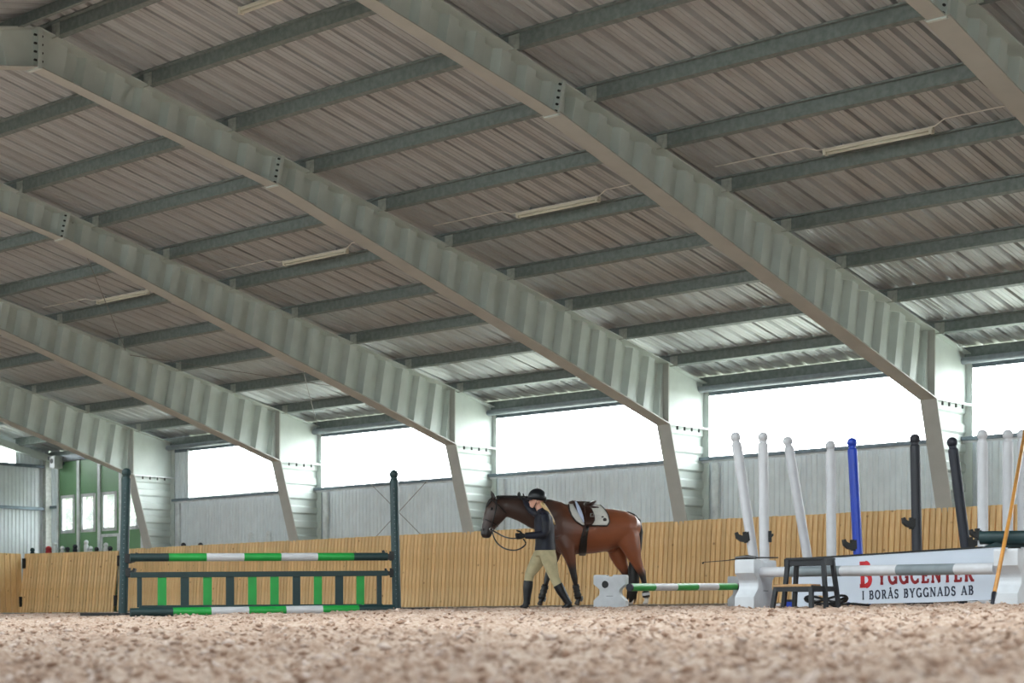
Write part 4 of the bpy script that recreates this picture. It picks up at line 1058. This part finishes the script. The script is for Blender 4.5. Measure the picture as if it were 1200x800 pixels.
sad = empty('saddle', sd0, 'dark brown leather jumping saddle on the white pad', 'saddle', rz=hrz)
patch([591.5, 594, 597, 600, 604, 608, 612, 615, 617.5], [(591, 670), (597, 672.5), (605, 677), (612, 681), (617.5, 685)], [(591, 693), (597, 691), (602, 693.5), (607, 695.5), (613, 695.5), (617.5, 691)], .045, 'flap', 'leather', sad, thick=.016)
b = MB(); b.loft([hs(667, 589.8, 2.2, .05), hs(670, 589.2, 3.4, .085), hs(675, 591, 2.8, .11), hs(682, 592.8, 2.4, .14), (hl(688, 592, 0), 2.6 * HK, .165), (hl(693, 589.5, 0), 2.4 * HK, .15), (hl(697, 586.6, 0), 1.4 * HK, .1)], (0, 1, 0), 18)
b.build('seat', 'leather', sad, smooth=True)
b = MB(); b.loft([hs(684, 595, 2.5, .16), hs(692, 594.6, 3, .17), hs(699, 594.8, 2.2, .15), hs(701, 595.5, 1, .1)], (0, 1, 0), 16); b.build('panel', 'leather', sad, smooth=True)
b = MB(); b.loft([(trunk(u, v, .065, 1), w_ * HK, .018) for u, v, w_ in ((674, 592.5, .8), (675.5, 597, 2), (677.5, 603, 2.5), (680, 609, 2), (682, 614.5, .8))], (0, 1, 0), 12); b.build('knee_roll', 'shine', sad, smooth=True)  # knee roll whose blue-white highlight is put in as colour
b = MB(); b.tube([trunk(u, v, .065, 1) for u, v in ((683, 595), (683.8, 605), (683.8, 616))] + [trunk(683, 628, .03, 1)], .011, 6); b.build('stirrup_leather', 'leather', sad)
o = MB().tube([trunk(690, 606, .075, 1), trunk(693.5, 606, .075, 1), trunk(694, 609, .075, 1), trunk(689.5, 609.2, .075, 1), trunk(690, 606, .075, 1)], .009, 6).build('stirrup', 'steel', sad)
b = MB(); rows = []
for u0, u1, v in ((684, 690, 615), (681.5, 688, 624), (679, 687, 633), (678, 687, 640), (678, 687, 646), (678.5, 686.5, 649)):
    rows.append([trunk(lerp(u0, u1, k / 4), v, .02, 1) for k in range(5)])
b.sheet(rows); o = b.build('girth', 'leather_black', sad, smooth=True); md = o.modifiers.new('t', 'SOLIDIFY'); md.thickness = .014
# bridle
br = empty('bridle', sd0, 'dark leather bridle with looping reins on the bay horse', 'bridle', rz=hrz)
def ring(c0, a_, lat, tdir, name, r=.009, n=28):
    C = hl(*c0); tv = Vector((tdir[0], 0, tdir[1])).normalized(); uv = Vector((0, 1, 0)).cross(tv)
    P = [C + uv * a_ * HK * math.cos(2 * PI * k / n) + Vector((0, 1, 0)) * lat * math.sin(2 * PI * k / n) for k in range(n + 1)]
    MB().tube(P, r, 6, cap=False).build(name, 'leather_black', br, smooth=True)
ring((575.2, 613.6), 9.0, .084, (.5, -1), 'noseband'); ring((584, 595), 13.2, .105, (.9, -1), 'browband')
for s in (1, -1):
    MB().tube([hl(582, 586.5, s * .07), hl(581.5, 596, s * .108), hl(579.5, 606, s * .106), hl(577.3, 614, s * .086), hl(576, 620, s * .072)], .009, 6).build('cheek_strap', 'leather_black', br)
    o = MB().tube([hl(576 + 1.9 * math.cos(t), 621.5 + 1.9 * math.sin(t), s * .078) for t in np.linspace(0, 2 * PI, 17)], .006, 6, cap=False).build('bit_ring', 'steel', br)
PK = 25.4 / FPX
hand_w = px3(611.5, 629, 25.4 - .28)
def toh(v): return Matrix.Rotation(-hrz, 3, 'Z') @ (v - Vector(sd0))
def curve(pts, n=8):
    out = []; pts = [Vector(p) for p in pts]
    for i in range(len(pts) - 1):
        p0, p1, p2, p3 = pts[max(i - 1, 0)], pts[i], pts[i + 1], pts[min(i + 2, len(pts) - 1)]
        for k in range(n):
            t = k / n; out.append(.5 * ((2 * p1) + (p2 - p0) * t + (2 * p0 - 5 * p1 + 4 * p2 - p3) * t * t + (3 * p1 - p0 - 3 * p2 + p3) * t ** 3))
    return out + [pts[-1]]
rd = lambda px, py, t: toh(px3(px, py, lerp(25.95, 25.12, t)))
MB().tube(curve([hl(577, 622.5, .078), rd(583, 624.5, .2), rd(590, 628.3, .4), rd(599, 630.6, .7), rd(611, 630.2, 1)]), .010, 6).build('rein', 'leather_black', br, smooth=True)
MB().tube(curve([hl(577, 623, -.06), rd(579, 630, .1), rd(584, 637.5, .25), rd(592, 642.7, .5), rd(602, 644.6, .75), rd(610, 642.5, .9), rd(616, 637, 1), rd(613, 631, 1)]), .010, 6).build('rein', 'leather_black', br, smooth=True)

# ================================================================== PERSON
PV0 = 713.2
def pl_(u, v, y=0.): return Vector(((636 - u) * PK, y, (PV0 - v) * PK))
def ps(u, v, a_, lat, y=0.): return (pl_(u, v, y), a_ * PK, lat)
pp = at(636, 25.4); pz_ = (HZ - PV0) / FPX * 25.4
prz = math.atan2(-RV[1], -RV[0])
TORSO = [(638.5, 651, 11, .15), (639, 645, 11.5, .165), (639, 637, 10.6, .15), (638.5, 627, 10.2, .14), (637.5, 616, 10.6, .155), (636.8, 608, 10, .17), (635.5, 601.5, 7, .13), (633.5, 597.5, 4, .06)]
LF = [(636, 647, 9, .085, -.08), (630.5, 656, 8.2, .08, -.085), (624.5, 666, 6.6, .068, -.09), (620.5, 673, 5, .055, -.09), (619.3, 680, 4.6, .05, -.09), (618.6, 688, 4.7, .052, -.09), (617.9, 697, 3.7, .042, -.09), (617.4, 704, 3.1, .036, -.09), (617, 708, 3.4, .036, -.09)]
LB = [(641, 647, 9.5, .09, .08), (644, 658, 8.4, .082, .085), (647, 669, 6.4, .067, .09), (650, 678, 5, .055, .09), (653.3, 685, 4.8, .05, .09), (657.2, 692, 4.7, .052, .09), (661.8, 700, 3.6, .042, .09), (665.5, 706, 3.2, .036, .09), (667, 708.5, 3.2, .036, .09)]
FF = [(619.5, 709, 2.8, .034, -.09), (616, 709.8, 2.6, .036, -.09), (612.5, 711, 1.9, .038, -.09), (609.5, 711.8, 1.3, .03, -.09)]
FB = [(668.8, 707, 2.8, .034, .09), (665.5, 709.2, 2.8, .036, .09), (661.5, 711.2, 2, .038, .09), (658.5, 712, 1.3, .03, .09)]
ARMN = [(638, 603, 4.6, .05, .15), (639.5, 612, 4.5, .052, .2), (639.5, 621, 4, .047, .22), (637, 626.5, 3.9, .045, .23), (630, 628, 3.5, .04, .25), (621, 628.6, 3, .034, .27), (615, 628.6, 2.4, .028, .28)]
ARMF = [(634, 602.5, 4.4, .05, -.15), (628, 599.5, 4.2, .048, -.23), (622.5, 595, 3.9, .045, -.3), (620, 591, 3.6, .04, -.36), (617.5, 586.5, 3, .034, -.43), (616, 583.5, 2.4, .028, -.48)]
def limb(b, S, k=0., n=16, nrm=(0, 1, 0)):
    b.loft([(pl_(u, v, y), a_ * PK + k, l + k) for u, v, a_, l, y in S], nrm, n)
bd = MB()
bd.loft([ps(u, v, a_, l) for u, v, a_, l in TORSO], (0, 1, 0), 24)
for S in (LF, LB, ARMN, FF, FB): limb(bd, S)
limb(bd, ARMF, nrm=(.6, .6, .5))
bd.loft([ps(634.5, 600, 4.6, .055), ps(632, 595, 4.2, .05), ps(630, 590, 4.3, .052)], (0, 1, 0), 16)       # neck
bd.ball(pl_(628.6, 584.5, .0), .1, 18, sc=(1.0, .76, 1.12))                                               # skull
bd.loft([ps(625.5, 586, 5, .058), ps(624.6, 590, 4.3, .05), ps(624.2, 593, 3.2, .04), ps(624.6, 594.8, 1.6, .024)], (0, 1, 0), 14)  # jaw
bd.loft([ps(621.6, 586.4, 1.0, .012), ps(620.2, 588.6, 1.2, .015), ps(621.4, 589.4, .8, .013)], (0, 1, 0), 8)                 # nose
bd.ball(pl_(621.4, 592, 0), .016, 8, sc=(.8, 1.5, .6))
for s in (-1, 1): bd.ball(pl_(629.5, 587.5, s * .077), .026, 8, sc=(.8, .35, 1.1))
def hand(b, wrist, fwd, side, curl=.5, k=1.):
    """palm with four fingers and a thumb; fwd: finger direction, side: across the palm towards the thumb"""
    w_ = Vector(wrist); f = Vector(fwd).normalized(); s = Vector(side); s = (s - f * s.dot(f)).normalized(); n = f.cross(s)
    b.loft([(w_, .024 * k, .02 * k), (w_ + f * .045 * k, .038 * k, .018 * k), (w_ + f * .085 * k, .038 * k, .015 * k)], n, 12)
    for i, L_ in enumerate((.066, .074, .07, .055)):
        p = w_ + f * .08 * k + s * (.027 - .018 * i) * k; d = f.copy(); pts = [p]
        for j in range(3):
            a_ = curl * (j + .7); dd = (f * math.cos(a_) - n * math.sin(a_)); p = p + dd * L_ * k * (.42, .32, .26)[j]; pts.append(p)
        b.tube(pts, [.0098 * k, .0094 * k, .0088 * k, .0075 * k], 8)
    p = w_ + f * .03 * k + s * .03 * k
    b.tube([p, p + (s * .8 + f * .6 - n * .3) * .03 * k, p + (s * .7 + f * 1.3 - n * .9) * .045 * k], [.012 * k, .011 * k, .009 * k], 8)
HN = (pl_(614.5, 628.6, .28), (1, .05, -.12), (0, -.15, 1), 1.05); HF = (pl_(616, 583.5, -.48), (.75, -.25, .5), (0.2, -.8, .4), .55)
for h in (HN, HF): hand(bd, *h)
pme = fuse(bd, .0085, 3, .4); pme.materials.append(M['skin']); pme.materials.append(M['glove']); pme.name = 'person'
for p_ in pme.polygons:
    for h_ in (HN, HF):
        if (p_.center - h_[0] - Vector(h_[1]).normalized() * .09).length < .125: p_.material_index = 1
person = link('person', pme, None, (pp.x, pp.y, pz_), prz)
tag(person, 'person in navy jacket, beige breeches and black helmet leading the bay horse', 'person')
def cloth(b, name, m, vox=.009, it=3):
    me_ = fuse(b, vox, it, .4); me_.materials.append(M[m]); return link(name, me_, person)
b = MB(); b.loft([(pl_(u, v, 0), a_ * PK + .014, l + .016) for u, v, a_, l in TORSO[1:7]] + [ps(634.3, 598.2, 5.4, .072), ps(633.2, 595.8, 5, .06)], (0, 1, 0), 24)
limb(b, ARMN, .013); limb(b, ARMF, .013, nrm=(.6, .6, .5)); cloth(b, 'jacket', 'jacket')
b = MB(); b.loft([(pl_(u, v, 0), a_ * PK + .008, l + .008) for u, v, a_, l in [(638.5, 652, 10.6, .14)] + TORSO[1:3]], (0, 1, 0), 24)
limb(b, LF[:6], .007); limb(b, LB[:6], .007); cloth(b, 'breeches', 'breeches')
for S, Ft in ((LF, FF), (LB, FB)):
    b = MB(); limb(b, S[4:], .012); limb(b, Ft, .009)
    o = cloth(b, 'riding_boot', 'boot', .008, 2)
    u, v = Ft[0][0], Ft[0][1]; MB().box((pl_(u + 1.6, 0).x, Ft[0][4] - .032, pl_(0, v + 4.2).z), (pl_(u - 2.2, 0).x, Ft[0][4] + .032, pl_(0, v + 1.8).z)).build('heel', 'black', o)
b = MB(); hand(b, *HN, k=1.16); b2 = cloth(b, 'glove', 'glove', .006, 2)
b = MB(); hand(b, *HF, k=1.16); b2 = cloth(b, 'glove', 'glove', .006, 2)
# helmet
hp_ = []
b = MB(); cxy = pl_(629.4, 582.4, 0); n = 24; rows = []
for i in range(9):
    ph = lerp(-.22, PI / 2 - .02, i / 8)
    rows.append([Vector((cxy.x + .128 * math.cos(ph) * math.cos(t) - (.0 if i else .0), .1 * math.cos(ph) * math.sin(t), cxy.z - .0 + .12 * math.sin(ph) - (.035 * (1 - math.cos(t)) * .5 if i == 0 else 0))) for t in np.linspace(0, 2 * PI, n + 1)])
b.sheet(rows); b.add([rows[-1][k] for k in range(n)], [tuple(range(n))]); hel = b.build('helmet', 'helmet', person, smooth=True)
md = hel.modifiers.new('t', 'SOLIDIFY'); md.thickness = .014
b = MB(); rows = [[Vector((cxy.x + (.118 + d_) * math.cos(t), (.098 + d_ * .2) * math.sin(t), cxy.z - .018 - d_ * .45)) for t in np.linspace(-1.1, 1.1, 15)] for d_ in (0, .025, .05)]
o = b.sheet(rows).build('peak', 'helmet', hel, smooth=True); md = o.modifiers.new('t', 'SOLIDIFY'); md.thickness = .01
b = MB(); b.tube(curve([pl_(630, 584, .084), pl_(628, 590, .07), pl_(625.3, 595.2, .03), pl_(625.3, 595.4, -.03), pl_(628, 590, -.07), pl_(630, 584, -.084)]), .006, 6); b.build('chin_strap', 'black', hel)
b = MB(); b.loft([ps(633, 588, 2.4, .05), ps(636.5, 592.5, 3, .045, .01), ps(640.5, 599, 3.3, .04, .02), ps(644.5, 606, 3.1, .036, .03), ps(648, 611.5, 2.2, .028, .03), ps(650, 614.5, .8, .01, .03)], (0, 1, 0), 14)
for k in range(10):
    o = random.uniform(-2.2, 2.2); b.loft([ps(636 + o * .5, 592, 1, .014, .02 + .015 * math.sin(k)), ps(643 + o, 603.5, 1, .013, .04 + .012 * math.sin(k * 3)), ps(649.2 + o * .8, 614 + o * .4, .4, .004, .04)], (0, 1, 0), 6)
b.build('ponytail', 'hair', person, smooth=True)
for s in (-1, 1):
    MB().ball(pl_(622.3, 586.6, s * .03), .0085, 8).build('eye', 'leather_black', person, smooth=True)
MB().ball(pl_(621.0, 591.9, 0), .012, 8, sc=(.5, 1.6, .35)).build('mouth', 'red', person, smooth=True)
